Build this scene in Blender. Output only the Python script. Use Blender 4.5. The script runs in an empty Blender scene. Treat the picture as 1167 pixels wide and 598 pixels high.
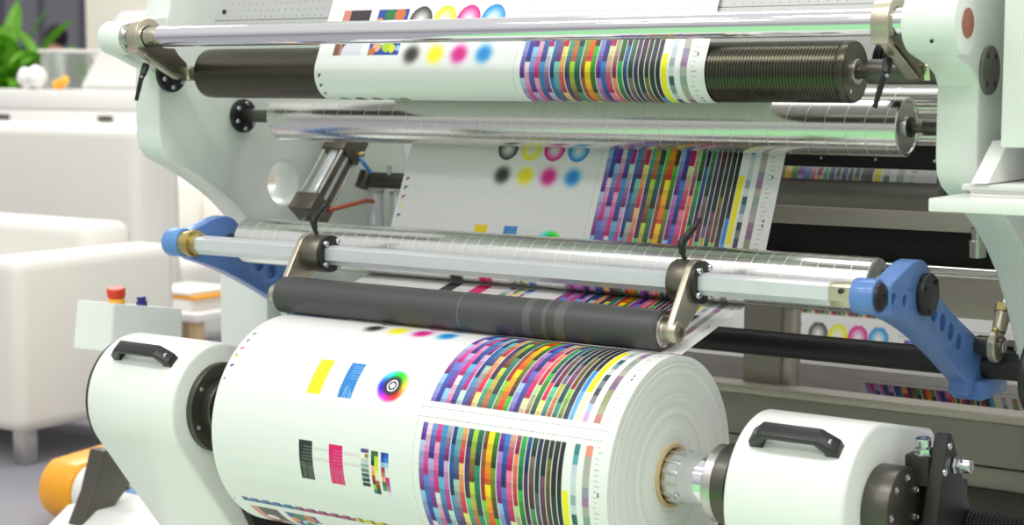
import bpy, bmesh, math, random
import numpy as np
from mathutils import Vector, Matrix
random.seed(4); RNG = np.random.default_rng(7)
COL = bpy.context.scene.collection
PI = math.pi

# ------------------------------------------------------------------ materials
def lin(c):
    return tuple(((x/255)/12.92 if x/255 <= .04045 else ((x/255+.055)/1.055)**2.4) for x in c)
def mat(name, rgb, rough=.5, metal=0., coat=0., bump=0., bscale=200., var=0., vscale=8., spec=.5, aniso=0.):
    m = bpy.data.materials.new(name); m.use_nodes = True
    nt = m.node_tree; b = nt.nodes['Principled BSDF']
    c = lin(rgb)
    b.inputs['Base Color'].default_value = (*c, 1)
    b.inputs['Roughness'].default_value = rough; b.inputs['Metallic'].default_value = metal
    b.inputs['Coat Weight'].default_value = coat; b.inputs['Coat Roughness'].default_value = .08
    b.inputs['Specular IOR Level'].default_value = spec
    tc = nt.nodes.new('ShaderNodeTexCoord')
    if var or True:
        n = nt.nodes.new('ShaderNodeTexNoise'); n.inputs['Scale'].default_value = vscale; n.inputs['Detail'].default_value = 4
        nt.links.new(tc.outputs['Object'], n.inputs['Vector'])
        mx = nt.nodes.new('ShaderNodeMix'); mx.data_type = 'RGBA'
        v = max(var, .02)
        mx.inputs[6].default_value = (*[x*(1-v) for x in c], 1); mx.inputs[7].default_value = (*[min(1, x*(1+v)) for x in c], 1)
        nt.links.new(n.outputs['Fac'], mx.inputs[0]); nt.links.new(mx.outputs[2], b.inputs['Base Color'])
    if bump:
        n2 = nt.nodes.new('ShaderNodeTexNoise'); n2.inputs['Scale'].default_value = bscale; n2.inputs['Detail'].default_value = 3
        nt.links.new(tc.outputs['Object'], n2.inputs['Vector'])
        bp = nt.nodes.new('ShaderNodeBump'); bp.inputs['Strength'].default_value = bump; bp.inputs['Distance'].default_value = .002
        nt.links.new(n2.outputs['Fac'], bp.inputs['Height']); nt.links.new(bp.outputs['Normal'], b.inputs['Normal'])
    return m

def roller_mat(name, rgb, rough, pitch, slant, axial, groove=.25):
    """machined aluminium roller with fine score lines around it and along it"""
    m = bpy.data.materials.new(name); m.use_nodes = True
    nt = m.node_tree; b = nt.nodes['Principled BSDF']; L = nt.links.new
    b.inputs['Metallic'].default_value = 1; b.inputs['Roughness'].default_value = rough
    tc = nt.nodes.new('ShaderNodeTexCoord'); sp = nt.nodes.new('ShaderNodeSeparateXYZ'); L(tc.outputs['Object'], sp.inputs[0])
    def M(op, a, bb=None, c=None):
        n = nt.nodes.new('ShaderNodeMath'); n.operation = op
        for i, v in enumerate((a, bb, c)):
            if v is None: continue
            if isinstance(v, (int, float)): n.inputs[i].default_value = v
            else: L(v, n.inputs[i])
        return n.outputs[0]
    ang = M('ARCTAN2', sp.outputs['Z'], sp.outputs['Y'])
    helix = M('FRACT', M('ADD', M('DIVIDE', sp.outputs['X'], pitch), M('MULTIPLY', ang, slant)))
    l1 = M('LESS_THAN', helix, .035)
    l2 = M('LESS_THAN', M('FRACT', M('MULTIPLY', ang, axial/(2*PI))), .012)
    line = M('MAXIMUM', l1, l2)
    no = nt.nodes.new('ShaderNodeTexNoise'); no.inputs['Scale'].default_value = 6; no.inputs['Detail'].default_value = 6
    mp = nt.nodes.new('ShaderNodeMapping'); mp.inputs['Scale'].default_value = (40, 1, 1)
    L(tc.outputs['Object'], mp.inputs[0]); L(mp.outputs[0], no.inputs['Vector'])
    c = lin(rgb)
    mx = nt.nodes.new('ShaderNodeMix'); mx.data_type = 'RGBA'
    mx.inputs[6].default_value = (*[x*.88 for x in c], 1); mx.inputs[7].default_value = (*c, 1); L(no.outputs['Fac'], mx.inputs[0])
    m2 = nt.nodes.new('ShaderNodeMix'); m2.data_type = 'RGBA'
    m2.inputs[7].default_value = (.95, .95, .93, 1); L(mx.outputs[2], m2.inputs[6]); L(M('MULTIPLY', line, groove), m2.inputs[0])
    L(m2.outputs[2], b.inputs['Base Color'])
    L(M('ADD', M('MULTIPLY', line, .35), rough), b.inputs['Roughness'])
    return m

def attr_mat(name, rough=.45, coat=.25):
    m = bpy.data.materials.new(name); m.use_nodes = True
    nt = m.node_tree; b = nt.nodes['Principled BSDF']
    a = nt.nodes.new('ShaderNodeAttribute'); a.attribute_name = 'ink'
    nt.links.new(a.outputs['Color'], b.inputs['Base Color'])
    b.inputs['Roughness'].default_value = rough; b.inputs['Coat Weight'].default_value = coat; b.inputs['Coat Roughness'].default_value = .18
    return m

M = {}
M['white'] = mat('white_paint', (238, 240, 235), .32, coat=.4)
M['frame'] = mat('frame_white_paint', (232, 238, 231), .35, coat=.3)
M['chrome'] = mat('polished_chrome', (232, 232, 236), .07, 1.)
M['steel'] = mat('brushed_steel', (205, 203, 198), .28, 1., bump=.05, bscale=400)
M['zinc'] = mat('zinc_bolts', (215, 218, 220), .22, 1.)
M['bronze'] = mat('dark_anodised_bronze', (84, 82, 70), .28, 1.)
M['tan_metal'] = mat('nickel_beige_metal', (196, 188, 168), .36, .85)
M['olive'] = mat('olive_grey_metal', (120, 114, 102), .38, .8)
M['shaft'] = mat('dark_shaft_metal', (96, 93, 86), .34, .8)
M['rubber'] = mat('dark_grey_rubber', (72, 72, 72), .42, var=.1, vscale=14)
M['worn'] = mat('worn_rubber', (92, 92, 91), .42)
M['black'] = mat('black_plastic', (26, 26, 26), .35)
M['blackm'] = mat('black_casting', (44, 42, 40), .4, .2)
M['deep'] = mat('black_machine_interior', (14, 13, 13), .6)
M['tube'] = mat('black_tube_coating', (34, 32, 32), .5, bump=.03)
M['blue'] = mat('blue_painted_casting', (92, 132, 198), .38, coat=.3)
M['blued'] = mat('blue_plastic_cap', (96, 146, 208), .35)
M['alu'] = mat('matt_aluminium_bar', (226, 228, 232), .3, .35, var=.06, vscale=20)
M['sleeve'] = mat('pale_brass_sleeve', (222, 216, 186), .28, .8)
M['brass'] = mat('brass_nut', (198, 178, 120), .3, .9)
M['paper'] = mat('white_paper', (238, 238, 234), .6)
M['kraft'] = mat('brown_cardboard_core', (196, 172, 130), .7, var=.1, vscale=60)
M['taupe'] = mat('taupe_machine_base', (158, 149, 140), .5)
M['taupe_l'] = mat('light_taupe_metal', (190, 182, 170), .4, .2)
M['taupe_d'] = mat('dark_taupe_metal', (112, 104, 97), .6)
M['grey_plate'] = mat('perforated_grey_plate', (196, 197, 196), .45, .3)
M['grey_cap'] = mat('grey_cover_cap', (120, 117, 114), .5, .3)
M['copper'] = mat('copper_plug', (176, 110, 90), .45, .5)
M['leather'] = mat('cream_leatherette', (233, 230, 222), .42, bump=.05, bscale=300)
M['cream'] = mat('cream_board', (222, 218, 204), .6)
M['counter'] = mat('white_laminate', (232, 230, 226), .4)
M['violet'] = mat('grey_violet_wall', (124, 122, 132), .8)
M['carpet'] = mat('grey_carpet', (150, 149, 156), .95, bump=.4, bscale=900, var=.08, vscale=120)
M['green_floor'] = mat('light_green_vinyl_floor', (140, 204, 144), .4, var=.03)
M['pale_floor'] = mat('pale_grey_vinyl_floor', (214, 220, 210), .4, var=.03)
M['leaf'] = mat('plant_leaf', (122, 188, 48), .5, var=.3, vscale=6)
M['hair'] = mat('black_hair', (28, 24, 24), .6)
M['skin'] = mat('skin', (205, 150, 122), .5)
M['orange'] = mat('orange_vinyl', (250, 172, 20), .4, coat=.3)
M['red'] = mat('red_button', (222, 66, 30), .35)
M['yellow'] = mat('yellow_button_base', (250, 190, 70), .4)
M['navy'] = mat('navy_button', (40, 48, 120), .35)
M['hose_red'] = mat('red_hose', (176, 84, 50), .4)
M['hose_blue'] = mat('blue_hose', (40, 120, 190), .4)
M['clear'] = mat('clear_plastic_grey', (206, 216, 212), .12, spec=.8)
M['clear'].node_tree.nodes['Principled BSDF'].inputs['Transmission Weight'].default_value = .85
M['wood'] = mat('light_wood', (196, 168, 130), .6)
M['shirt'] = mat('grey_green_shirt', (120, 140, 120), .8)
M['silver'] = roller_mat('scored_aluminium_roller', (230, 229, 224), .2, .036, .18, 2, .28)
M['silver2'] = roller_mat('scored_aluminium_roller_fine', (228, 228, 225), .22, .030, .10, 8, .4)
M['grooved'] = roller_mat('plain_aluminium_roller', (220, 219, 212), .22, .09, .0, 1, .05)
M['dull'] = mat('dull_grey_roller', (150, 147, 140), .5, .7)
M['ink'] = attr_mat('printed_paper')

# roll side face: rings of wound paper
def rings_mat():
    m = bpy.data.materials.new('wound_paper_edge'); m.use_nodes = True
    nt = m.node_tree; b = nt.nodes['Principled BSDF']; L = nt.links.new
    tc = nt.nodes.new('ShaderNodeTexCoord'); sp = nt.nodes.new('ShaderNodeSeparateXYZ'); L(tc.outputs['Object'], sp.inputs[0])
    cb = nt.nodes.new('ShaderNodeCombineXYZ'); L(sp.outputs['Y'], cb.inputs[0]); L(sp.outputs['Z'], cb.inputs[1])
    ln = nt.nodes.new('ShaderNodeVectorMath'); ln.operation = 'LENGTH'; L(cb.outputs[0], ln.inputs[0])
    c2 = nt.nodes.new('ShaderNodeCombineXYZ'); L(ln.outputs['Value'], c2.inputs[0])
    n = nt.nodes.new('ShaderNodeTexNoise'); n.inputs['Scale'].default_value = 110; n.inputs['Detail'].default_value = 6; n.inputs['Roughness'].default_value = .7
    L(c2.outputs[0], n.inputs['Vector'])
    r = nt.nodes.new('ShaderNodeValToRGB'); r.color_ramp.elements[0].position = .33; r.color_ramp.elements[1].position = .6
    r.color_ramp.elements[0].color = (*lin((214, 216, 209)), 1); r.color_ramp.elements[1].color = (*lin((238, 239, 234)), 1)
    L(n.outputs['Fac'], r.inputs[0]); L(r.outputs[0], b.inputs['Base Color'])
    bp = nt.nodes.new('ShaderNodeBump'); bp.inputs['Strength'].default_value = .25; bp.inputs['Distance'].default_value = .002
    L(n.outputs['Fac'], bp.inputs['Height']); L(bp.outputs['Normal'], b.inputs['Normal'])
    b.inputs['Roughness'].default_value = .6
    return m
M['rings'] = rings_mat()

# ------------------------------------------------------------------ object helpers
def tag(o, label=None, cat=None, group=None, kind=None):
    if label: o['label'] = label
    if cat: o['category'] = cat
    if group: o['group'] = group
    if kind: o['kind'] = kind
    return o
def thing(name, label, cat, loc, group=None):
    o = bpy.data.objects.new(name, None); COL.objects.link(o); o.location = loc; o.empty_display_size = .05
    return tag(o, label, cat, group)
WORLD = {}
def link(name, me, m, parent=None, loc=None, smooth=True):
    """link mesh; vertices are in world space, origin moved to loc"""
    o = bpy.data.objects.new(name, me); COL.objects.link(o)
    if loc is not None:
        me.transform(Matrix.Translation(-Vector(loc))); o.location = loc
    if parent:
        o.parent = parent
        t = Vector((0, 0, 0)); p = parent
        while p: t += p.location; p = p.parent
        if parent.parent: t = WORLD[parent.name]
        o.matrix_parent_inverse = Matrix.Translation(-t)
    WORLD[o.name] = Vector(loc) if loc is not None else Vector((0, 0, 0))
    if parent and parent.name in WORLD: pass
    if m:
        me.materials.clear(); me.materials.append(m)
    if smooth: smooth_angle(me)
    return o
def smooth_angle(me, deg=35):
    me.shade_smooth() if hasattr(me, 'shade_smooth') else None
    try: me.set_sharp_from_angle(angle=math.radians(deg))
    except Exception: pass
def mesh(bm, name):
    bmesh.ops.recalc_face_normals(bm, faces=bm.faces)
    me = bpy.data.meshes.new(name); bm.to_mesh(me); bm.free(); return me
def part(name, bm, m, parent=None, loc=None, smooth=True):
    return link(name, mesh(bm, name), m, parent, loc, smooth)
def frame_of(d):
    d = Vector(d).normalized(); a = Vector((0, 0, 1)) if abs(d.z) < .9 else Vector((1, 0, 0))
    u = d.cross(a).normalized(); v = d.cross(u).normalized(); return d, u, v
def lathe(prof, p0, d, seg=48, bm=None, closed=False):
    """prof: (distance along d, radius) pairs"""
    bm = bm or bmesh.new(); d, u, v = frame_of(d); p0 = Vector(p0); rings = []
    for (t, r) in prof:
        if r < 1e-6: rings.append([bm.verts.new(p0+d*t)])
        else: rings.append([bm.verts.new(p0+d*t+u*(r*math.cos(2*PI*k/seg))+v*(r*math.sin(2*PI*k/seg))) for k in range(seg)])
    for a, b in zip(rings, rings[1:]):
        if len(a) == 1 and len(b) == 1: continue
        for k in range(seg):
            k2 = (k+1) % seg
            if len(a) == 1: bm.faces.new((a[0], b[k], b[k2]))
            elif len(b) == 1: bm.faces.new((a[k], b[0], a[k2]))
            else: bm.faces.new((a[k], b[k], b[k2], a[k2]))
    if closed and len(rings[0]) > 1:
        a, b = rings[-1], rings[0]
        for k in range(seg): bm.faces.new((a[k], b[k], b[(k+1) % seg], a[(k+1) % seg]))
    return bm
def cyl(p0, p1, r, seg=32, bev=.0015, bm=None, r2=None):
    p0 = Vector(p0); p1 = Vector(p1); L = (p1-p0).length; r2 = r2 or r
    bev = min(bev, r*.4, L*.3)
    return lathe([(0, 0), (0, r-bev), (bev*.3, r-bev*.3), (bev, r), (L-bev, r2), (L-bev*.3, r2-bev*.3), (L, r2-bev), (L, 0)], p0, p1-p0, seg, bm)
def box(x0, x1, y0, y1, z0, z1, bev=.003, bm=None, seg=2):
    nb = bmesh.new(); bmesh.ops.create_cube(nb, size=1)
    bmesh.ops.scale(nb, vec=(x1-x0, y1-y0, z1-z0), verts=nb.verts)
    bmesh.ops.translate(nb, vec=((x0+x1)/2, (y0+y1)/2, (z0+z1)/2), verts=nb.verts)
    if bev: bmesh.ops.bevel(nb, geom=nb.edges[:], offset=min(bev, .45*min(x1-x0, y1-y0, z1-z0)), segments=seg, profile=.5, affect='EDGES', clamp_overlap=True)
    return merge(bm, nb)
def merge(bm, nb):
    if bm is None: return nb
    tmp = bpy.data.meshes.new('tmp'); nb.to_mesh(tmp); nb.free(); bm.from_mesh(tmp); bpy.data.meshes.remove(tmp); return bm
def obox(c, ax, ay, az, sx, sy, sz, bev=.002, bm=None):
    """oriented box: centre c, axis vectors and full sizes"""
    nb = bmesh.new(); bmesh.ops.create_cube(nb, size=1)
    bmesh.ops.scale(nb, vec=(sx, sy, sz), verts=nb.verts)
    if bev: bmesh.ops.bevel(nb, geom=nb.edges[:], offset=min(bev, .45*min(sx, sy, sz)), segments=2, profile=.5, affect='EDGES', clamp_overlap=True)
    R = Matrix((Vector(ax).normalized(), Vector(ay).normalized(), Vector(az).normalized())).transposed().to_4x4(); R.translation = Vector(c)
    nb.transform(R); return merge(bm, nb)
def bar(p0, p1, w, h, side=(1, 0, 0), bev=.002, bm=None):
    """rectangular bar from p0 to p1: width w along side, height h across"""
    p0 = Vector(p0); p1 = Vector(p1); d = (p1-p0).normalized(); s = Vector(side); s = (s-d*s.dot(d)).normalized(); n = d.cross(s)
    return obox((p0+p1)/2, d, s, n, (p1-p0).length, w, h, bev, bm)
def tube(pts, r, seg=12, bm=None, smooth=6):
    P = [Vector(p) for p in pts]
    if smooth and len(P) > 2:
        Q = []; E = [P[0]*2-P[1]]+P+[P[-1]*2-P[-2]]
        for i in range(1, len(E)-2):
            for k in range(smooth):
                t = k/smooth; a, b, c, d = E[i-1:i+3]
                Q.append(.5*((2*b)+(c-a)*t+(2*a-5*b+4*c-d)*t*t+(3*b-a-3*c+d)*t**3))
        P = Q+[P[-1]]
    bm = bm or bmesh.new(); rings = []; u = None
    for i, p in enumerate(P):
        d = (P[min(i+1, len(P)-1)]-P[max(i-1, 0)]).normalized()
        if u is None: _, u, _ = frame_of(d)
        u = (u-d*u.dot(d)).normalized(); v = d.cross(u)
        rr = r[i*len(r)//len(P)] if isinstance(r, (list, tuple)) else r
        rings.append([bm.verts.new(p+u*rr*math.cos(2*PI*k/seg)+v*rr*math.sin(2*PI*k/seg)) for k in range(seg)])
    for a, b in zip(rings, rings[1:]):
        for k in range(seg): bm.faces.new((a[k], b[k], b[(k+1) % seg], a[(k+1) % seg]))
    bm.faces.new(rings[0][::-1]); bm.faces.new(rings[-1]); return bm
def circ(c, r, n=40): return [(c[0]+r*math.cos(2*PI*k/n), c[1]+r*math.sin(2*PI*k/n)) for k in range(n)]
def smoothpoly(pts, it=2):
    for _ in range(it):
        q = []
        for i, p in enumerate(pts):
            n = pts[(i+1) % len(pts)]
            if len(p) > 2:    # sharp corner kept
                q.append(p)
                q.append((p[0]*.5+n[0]*.5, p[1]*.5+n[1]*.5)); continue
            if len(n) > 2:
                q.append((p[0]*.6+n[0]*.4, p[1]*.6+n[1]*.4)); continue
            q.append((p[0]*.75+n[0]*.25, p[1]*.75+n[1]*.25)); q.append((p[0]*.25+n[0]*.75, p[1]*.25+n[1]*.75))
        pts = q
    return [(p[0], p[1]) for p in pts]
def plate_bm(outline, x0, x1, holes=(), bev=.003):
    """plate with outline in the YZ plane, true holes, extruded along X"""
    cu = bpy.data.curves.new('c', 'CURVE'); cu.dimensions = '2D'; cu.fill_mode = 'BOTH'
    cu.extrude = (x1-x0)/2-bev; cu.bevel_depth = bev; cu.bevel_resolution = 2; cu.offset = -bev
    for lp in [outline]+list(holes):
        s = cu.splines.new('POLY'); s.points.add(len(lp)-1); s.use_cyclic_u = True
        for i, p in enumerate(lp): s.points[i].co = (p[0], p[1], 0, 1)
    o = bpy.data.objects.new('c', cu); COL.objects.link(o)
    dg = bpy.context.evaluated_depsgraph_get(); me = bpy.data.meshes.new_from_object(o.evaluated_get(dg))
    bm = bmesh.new(); bm.from_mesh(me)
    xm = (x0+x1)/2
    for v in bm.verts: v.co = Vector((xm+v.co.z, v.co.x, v.co.y))
    bmesh.ops.remove_doubles(bm, verts=bm.verts, dist=1e-5)
    bpy.data.objects.remove(o); bpy.data.curves.remove(cu); bpy.data.meshes.remove(me)
    return bm
def dup_tree(o, parent=None):
    c = o.copy(); COL.objects.link(c)
    if parent: c.parent = parent
    WORLD[c.name] = WORLD.get(o.name, Vector((0, 0, 0)))
    for ch in [x for x in bpy.data.objects if x.parent == o]: dup_tree(ch, c)
    return c
def bolt(p, d, r=.006, h=.005, name='bolt', parent=None, m=None):
    """socket-head screw"""
    bm = lathe([(0, r*1.0), (h*.75, r), (h, r*.85), (h, r*.5), (h*.5, r*.45), (h*.5, 0)], p, d, 16)
    return part(name, bm, m or M['zinc'], parent)

# ------------------------------------------------------------------ print artwork
A = lambda *c: np.array(c, float)
INK1 = (((180,196,232),(130,20,120)),((80,130,215),(24,30,140)),((180,170,220),(110,10,140)),((236,160,190),(200,0,110)),((90,180,215),(50,40,130)),((206,170,210),(180,0,120)),((30,110,180),(20,24,100)),
 ((170,200,180),(100,30,110)),((246,190,110),(210,10,50)),((80,50,110),(60,30,70)),((200,215,70),(190,80,60)),((40,140,110),(10,60,60)),((150,90,60),(170,20,30)),((255,226,0),(230,30,20)),((120,150,40),(70,30,20)),
 ((180,130,200),(130,0,120)),((90,110,200),(40,10,120)),((240,130,160),(190,0,80)),((240,140,90),(190,10,40)),((60,170,50),(20,60,40)),((100,40,110),(70,10,80)),((150,130,110),(100,10,50)),((110,100,130),(90,60,100)),
 ((140,90,120),(100,10,50)),((140,130,40),(110,60,20)),((50,56,66),(40,50,70)),((34,40,48),(20,24,30)))
INK2 = (((150,196,230),(96,30,150)),((236,216,224),(200,10,120)),((140,200,236),(60,30,140)),((232,226,222),(210,10,110)),((60,150,205),(30,40,130)),((196,230,214),(120,20,110)),((70,150,200),(20,26,110)),
 ((120,200,180),(60,60,120)),((246,230,110),(200,10,60)),((90,195,140),(30,50,70)),((170,215,60),(120,50,40)),((30,140,110),(10,40,50)),((130,205,40),(110,50,30)),((255,230,0),(236,90,10)),((70,190,30),(30,60,20)),
 ((150,190,236),(90,10,130)),((40,130,210),(20,20,100)),((220,228,160),(190,0,90)),((180,220,130),(150,10,70)),((50,170,80),(20,80,50)),((40,140,200),(20,30,90)),((90,170,110),(30,60,60)),((50,60,100),(10,60,60)),
 ((70,50,70),(20,50,40)),((80,70,30),(20,60,30)),((50,50,40),(20,30,25)),((30,46,40),(14,16,16)))
COLS = INK1
U0, U1, NC = .474, .757, len(COLS)
HUE = [(0,.90,.90)]
def hsv(h, s, v):
    h = (h % 1)*6; i = np.floor(h).astype(int) % 6; f = h-np.floor(h); p = v*(1-s); q = v*(1-s*f); t = v*(1-s*(1-f))
    r = np.choose(i, [v, q, p, p, t, v]); g = np.choose(i, [t, v, v, q, p, p]); b = np.choose(i, [p, p, t, v, v, q])
    return np.stack([r, g, b], -1)*255
def paint(U, T, kind, du=0.):
    """sRGB 0-255 colours of the printed sheet at u across and t down from the chart top"""
    flat = kind == 'F'; kind = 'A' if flat else kind
    R = np.empty(U.shape+(3,)); R[...] = (236, 236, 234)
    def put(mask, c): R[mask] = c
    rect = lambda a, b, c, d: (U >= a) & (U < b) & (T >= c) & (T < d)
    n1 = lambda s: np.random.default_rng(s)
    # faint grey text blocks
    fr = n1(11)
    for (a, b, c, d, st) in ((.03,.30,.117,.127,1),(.03,.42,.155,.160,2),(.05,.47,.288,.297,3),(.20,.44,.28,.30,4),(.37,.45,.128,.150,5),(.30,.35,.19,.26,6),(.40,.45,.128,.17,7),(.05,.42,-.005,.012,8)):
        m = rect(a, b, c, d); k = ((U*700).astype(int)*31+(T*420).astype(int)*17*st) % 7 < 3
        R[m & k] = (229, 230, 231); R[m & ~k] = (236, 237, 237)
        # --- colour chart
    ch = (T >= 0) & (T < .253)
    cw = (U1-U0)/NC
    ci = np.clip(((U-U0)/cw).astype(int), 0, NC-1)
    k = np.floor(T/.00945).astype(int)
    kk = k+np.array([6, 0, 3])[ci % 3]+(9 if kind == 'B' else 0)
    b = kk//9; sh = np.clip((kk % 9)/8., 0, 1)**1.15; sh = np.where(kk % 3 == 2, np.minimum(1, sh+.12), sh)
    sh = ((kk % 9)/8.)**1.25
    L1, H1, L2, H2 = (np.array([c[i] for c in q], float) for q in (INK1, INK2) for i in (0, 1))
    c2 = np.where((ci >= 20) & (ci < 25) & (T > .19), ci-12, ci)
    odd = (b % 2 == 1)[..., None]; sh = sh[..., None]
    ink = np.where(odd, L2[c2]*(1-sh)+H2[c2]*sh, L1[c2]*(1-sh)+H1[c2]*sh)
    ink *= np.where(kk % 3 == 2, .9, 1.)[..., None]
    dark = (ci >= 20) & (T < .165); ink = np.where(dark[..., None], ink*.8, ink)
    m = ch & (U >= U0) & (U < U1); R[m] = ink[m]
    # blue foot of the last dark column
    m = rect(U0+cw*26, U1, .152, .253) & ch; R[m] = (38, 140, 212); m &= T > .2; R[m] = (96, 170, 224)
    # white hairlines between columns
    fu = (U-U0) % cw
    hair = m0 = ch & (U >= U0-.0007) & (U < U1) & (fu < .0013) & (((ci % 3) == 0) | (ci > 18)); R[hair] = (232, 232, 232)
    # yellow column and grey columns
    m = rect(.758, .769, .073, .253) & ch; R[m] = (246, 236, 10); m &= T > .2; R[m] = (240, 240, 190)
    gs = np.array([(40,130,130),(90,160,176),(196,206,214),(204,212,218),(200,208,212),(150,170,174),(206,212,216),(40,90,90),(120,150,150),(196,204,206),(36,60,62),(120,124,128),(60,66,74),(130,132,138),(170,190,220),(206,160,200)])
    m = rect(.774, .784, 0, .253) & ch; R[m] = gs[np.clip((T[m]/.0158).astype(int), 0, 15)]
    g2 = np.array([(228,144,120),(176,170,160),(176,172,164),(182,178,170),(150,146,170),(160,118,160),(176,172,160),(140,160,150),(160,168,150),(176,170,164),(150,110,140),(130,100,130),(150,150,110),(150,156,110),(160,164,120),(190,120,110)])
    m = rect(.795, .807, 0, .253) & ch; R[m] = g2[np.clip((T[m]/.0158).astype(int), 0, 15)]
    # dotted lines in the gap
    for tt in (-.0095, .264, -.033, .242 if False else .287):
        m = rect(.462, .82, tt-.0007, tt+.0009) & ((U % .006) < .0034); R[m] = (150, 150, 150)
    m = rect(.462, .4632, -.033, .264) & ((T % .006) < .003); R[m] = (190, 180, 190)
    # edge marks: register ticks and little text
    q = n1(3)
    for i in range(34):
        t0 = i*.0085; w = .004+.007*q.random(); uu = .813+.004*q.random()
        m = rect(uu, uu+w, t0, t0+.0014); R[m] = (176, 176, 180) if i % 4 else (190, 120, 140)
    for t0 in (.07, .151, .16):
        m = rect(.822, .826, t0, t0+.006); R[m] = (50, 50, 50)
    for i in range(3): m = rect(.0065, .0085, .21+.05*i, .215+.05*i); R[m] = (90, 90, 90)
    # registration triangles
    t0 = .105 if kind == 'C' else (.100 if flat else .155)
    for i, c in enumerate(() if kind == 'B' else ((60,50,56),(36,90,150),(180,30,110),(240,226,60),(60,30,130))):
        a = t0+i*.0195; m = (U >= .0085) & (U < .0185) & (T >= a) & (T < a+.0075) & ((U-.0085) < .010-(T-a)*1.1) ; R[m] = c
    # discs
    if kind in 'AC':
        for i, c in enumerate(((36,34,30),(246,236,0),(214,0,126),(0,130,214))):
            uc = (.243, .298, .352, .407)[i]+du
            tc, td, rr_ = (.033, .088, .0235) if kind == 'A' else (.003, .069, .0265)
            r = np.hypot(U-uc, (T-tc)*(1 if kind == 'A' else .88))/rr_; f = np.clip(r, 0, 1)**1.6; m = r < 1
            R[m] = (np.array((246, 246, 244))*(1-f[..., None])+np.array(c)*f[..., None])[m]
            r = np.hypot(U-uc, T-td)/.0165; g = np.exp(-r**3.0*.9); R[:] = R*(1-g[..., None])+np.array(c, float)*g[..., None]
    if kind == 'A':
        if flat: T = T+.010
        m = rect(.208, .2385, .2, .27); R[m] = (250, 222, 0)
        def patch(a, c, col, d=.0305, e=.07):
            m = rect(a, a+d, c, c+e); R[m] = col
            fu = (U-a)/d; ft = (T-c)/e
            
            l2 = m & (ft > .05) & (ft < .5) & (fu > .25+.3*ft) & ((ft*14) % 1 < .28); R[l2] = (110, 176, 224)
            l3 = m & (ft > .62+.5*np.abs(fu-.5)) & ((fu*8) % 1 < .25); R[l3] = (150, 204, 236)
        patch(.278, .2, (22, 128, 206))
        r = np.hypot(U-.386, T-.235)/.033; an = np.arctan2(-(T-.235), U-.386)
        w = hsv(an/(2*PI)+.15, np.clip(1.9-r*1.15, 0, 1), np.clip((r-.38)*3.2, .06, 1)); f = np.clip((1-r)*4, 0, 1)[..., None]
        R[:] = R*(1-f)+w*f
        R[(r < .34)] = (240, 240, 238); R[(r < .26) & (r > .16)] = (40, 30, 50); R[r < .16] = (240, 240, 240)
        m = (r < .44) & (r > .34); R[m] = (28, 22, 36)
    if kind == 'B':
        def patch(a, c, col, d=.0305, e=.07):
            m = rect(a, a+d, c, c+e); R[m] = col
            fu = (U-a)/d; ft = (T-c)/e
            arc = m & (ft > .55) & (ft < .68) & ((np.hypot((fu-.5), (ft-.68)*2) % .14) < .035); R[arc] = R[arc]*.5+100
            l2 = m & (ft > .08) & (ft < .48) & (fu > .2+.5*(.48-ft)) & ((ft*13) % 1 < .25); R[l2] = R[l2]*.5+95
            l3 = m & (ft > .64) & (ft < .96) & ((fu*8) % 1 < .25) & (fu > .1); R[l3] = R[l3]*.5+100
        patch(.2105, .059, (40, 44, 40)); patch(.2795, .059, (226, 10, 110))
        m = rect(.3115, .35, .066, .1) & ((T*330) % 1 < .16); R[m] = (224, 190, 206)
        m = rect(.2425, .279, .066, .1) & ((T*330) % 1 < .16); R[m] = (206, 206, 206)
        # small patch chart
        G = [[(44,84,150),(126,60,120),None,(60,100,60),(60,100,60),None,(30,60,150),(40,90,190)],
             [None,(150,140,60),None,(40,96,70),(196,214,30),None,(24,84,190),(40,130,214)],
             [(200,206,208),(190,196,196),None,(30,30,50),(206,220,20),None,(150,180,220),(170,200,226)],
             [(150,170,168),(150,170,168),None,(240,180,160),(214,226,60),None,(170,40,70),(214,228,234)],
             [(110,130,126),(120,140,120),None,(236,160,50),(240,236,170),None,(206,110,80),(226,232,236)],
             [(60,100,110),(60,90,80),None,(180,24,80),(236,230,190),None,(240,170,130),(200,20,110)],
             [(40,70,80),(36,50,50),None,(120,20,70),(176,96,40),None,(30,120,60),(190,50,140)],
             [(30,44,50),(24,40,36),None,(160,206,40),(110,50,30),None,(50,150,90),(200,120,190)],
             [None,None,None,(40,130,130),(24,40,30),None,None,(226,220,232)]]
        for j, row in enumerate(G):
            for i, c in enumerate(row):
                if c is None: continue
                a = .351+i*.0082-(.003 if i > 2 else 0)-(.003 if i > 5 else 0); t1 = .058+j*.0084+(.002 if i > 2 else 0)
                m = rect(a, a+.0084, t1, t1+.0074); R[m] = c
        # colour control strip
        m = rect(.032, .46, .201, .212)
        z = np.clip(((U-.032)/.135).astype(int), 0, 3); pal = np.array([(40,110,170),(170,60,120),(214,200,60),(60,70,70)], float)
        st = ((U*110).astype(int) % 3); cc = pal[z]*(1-.35*(st == 1)[..., None])
        m &= ~((st == 2) & ((T < .2045))); R[m] = cc[m]
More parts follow.
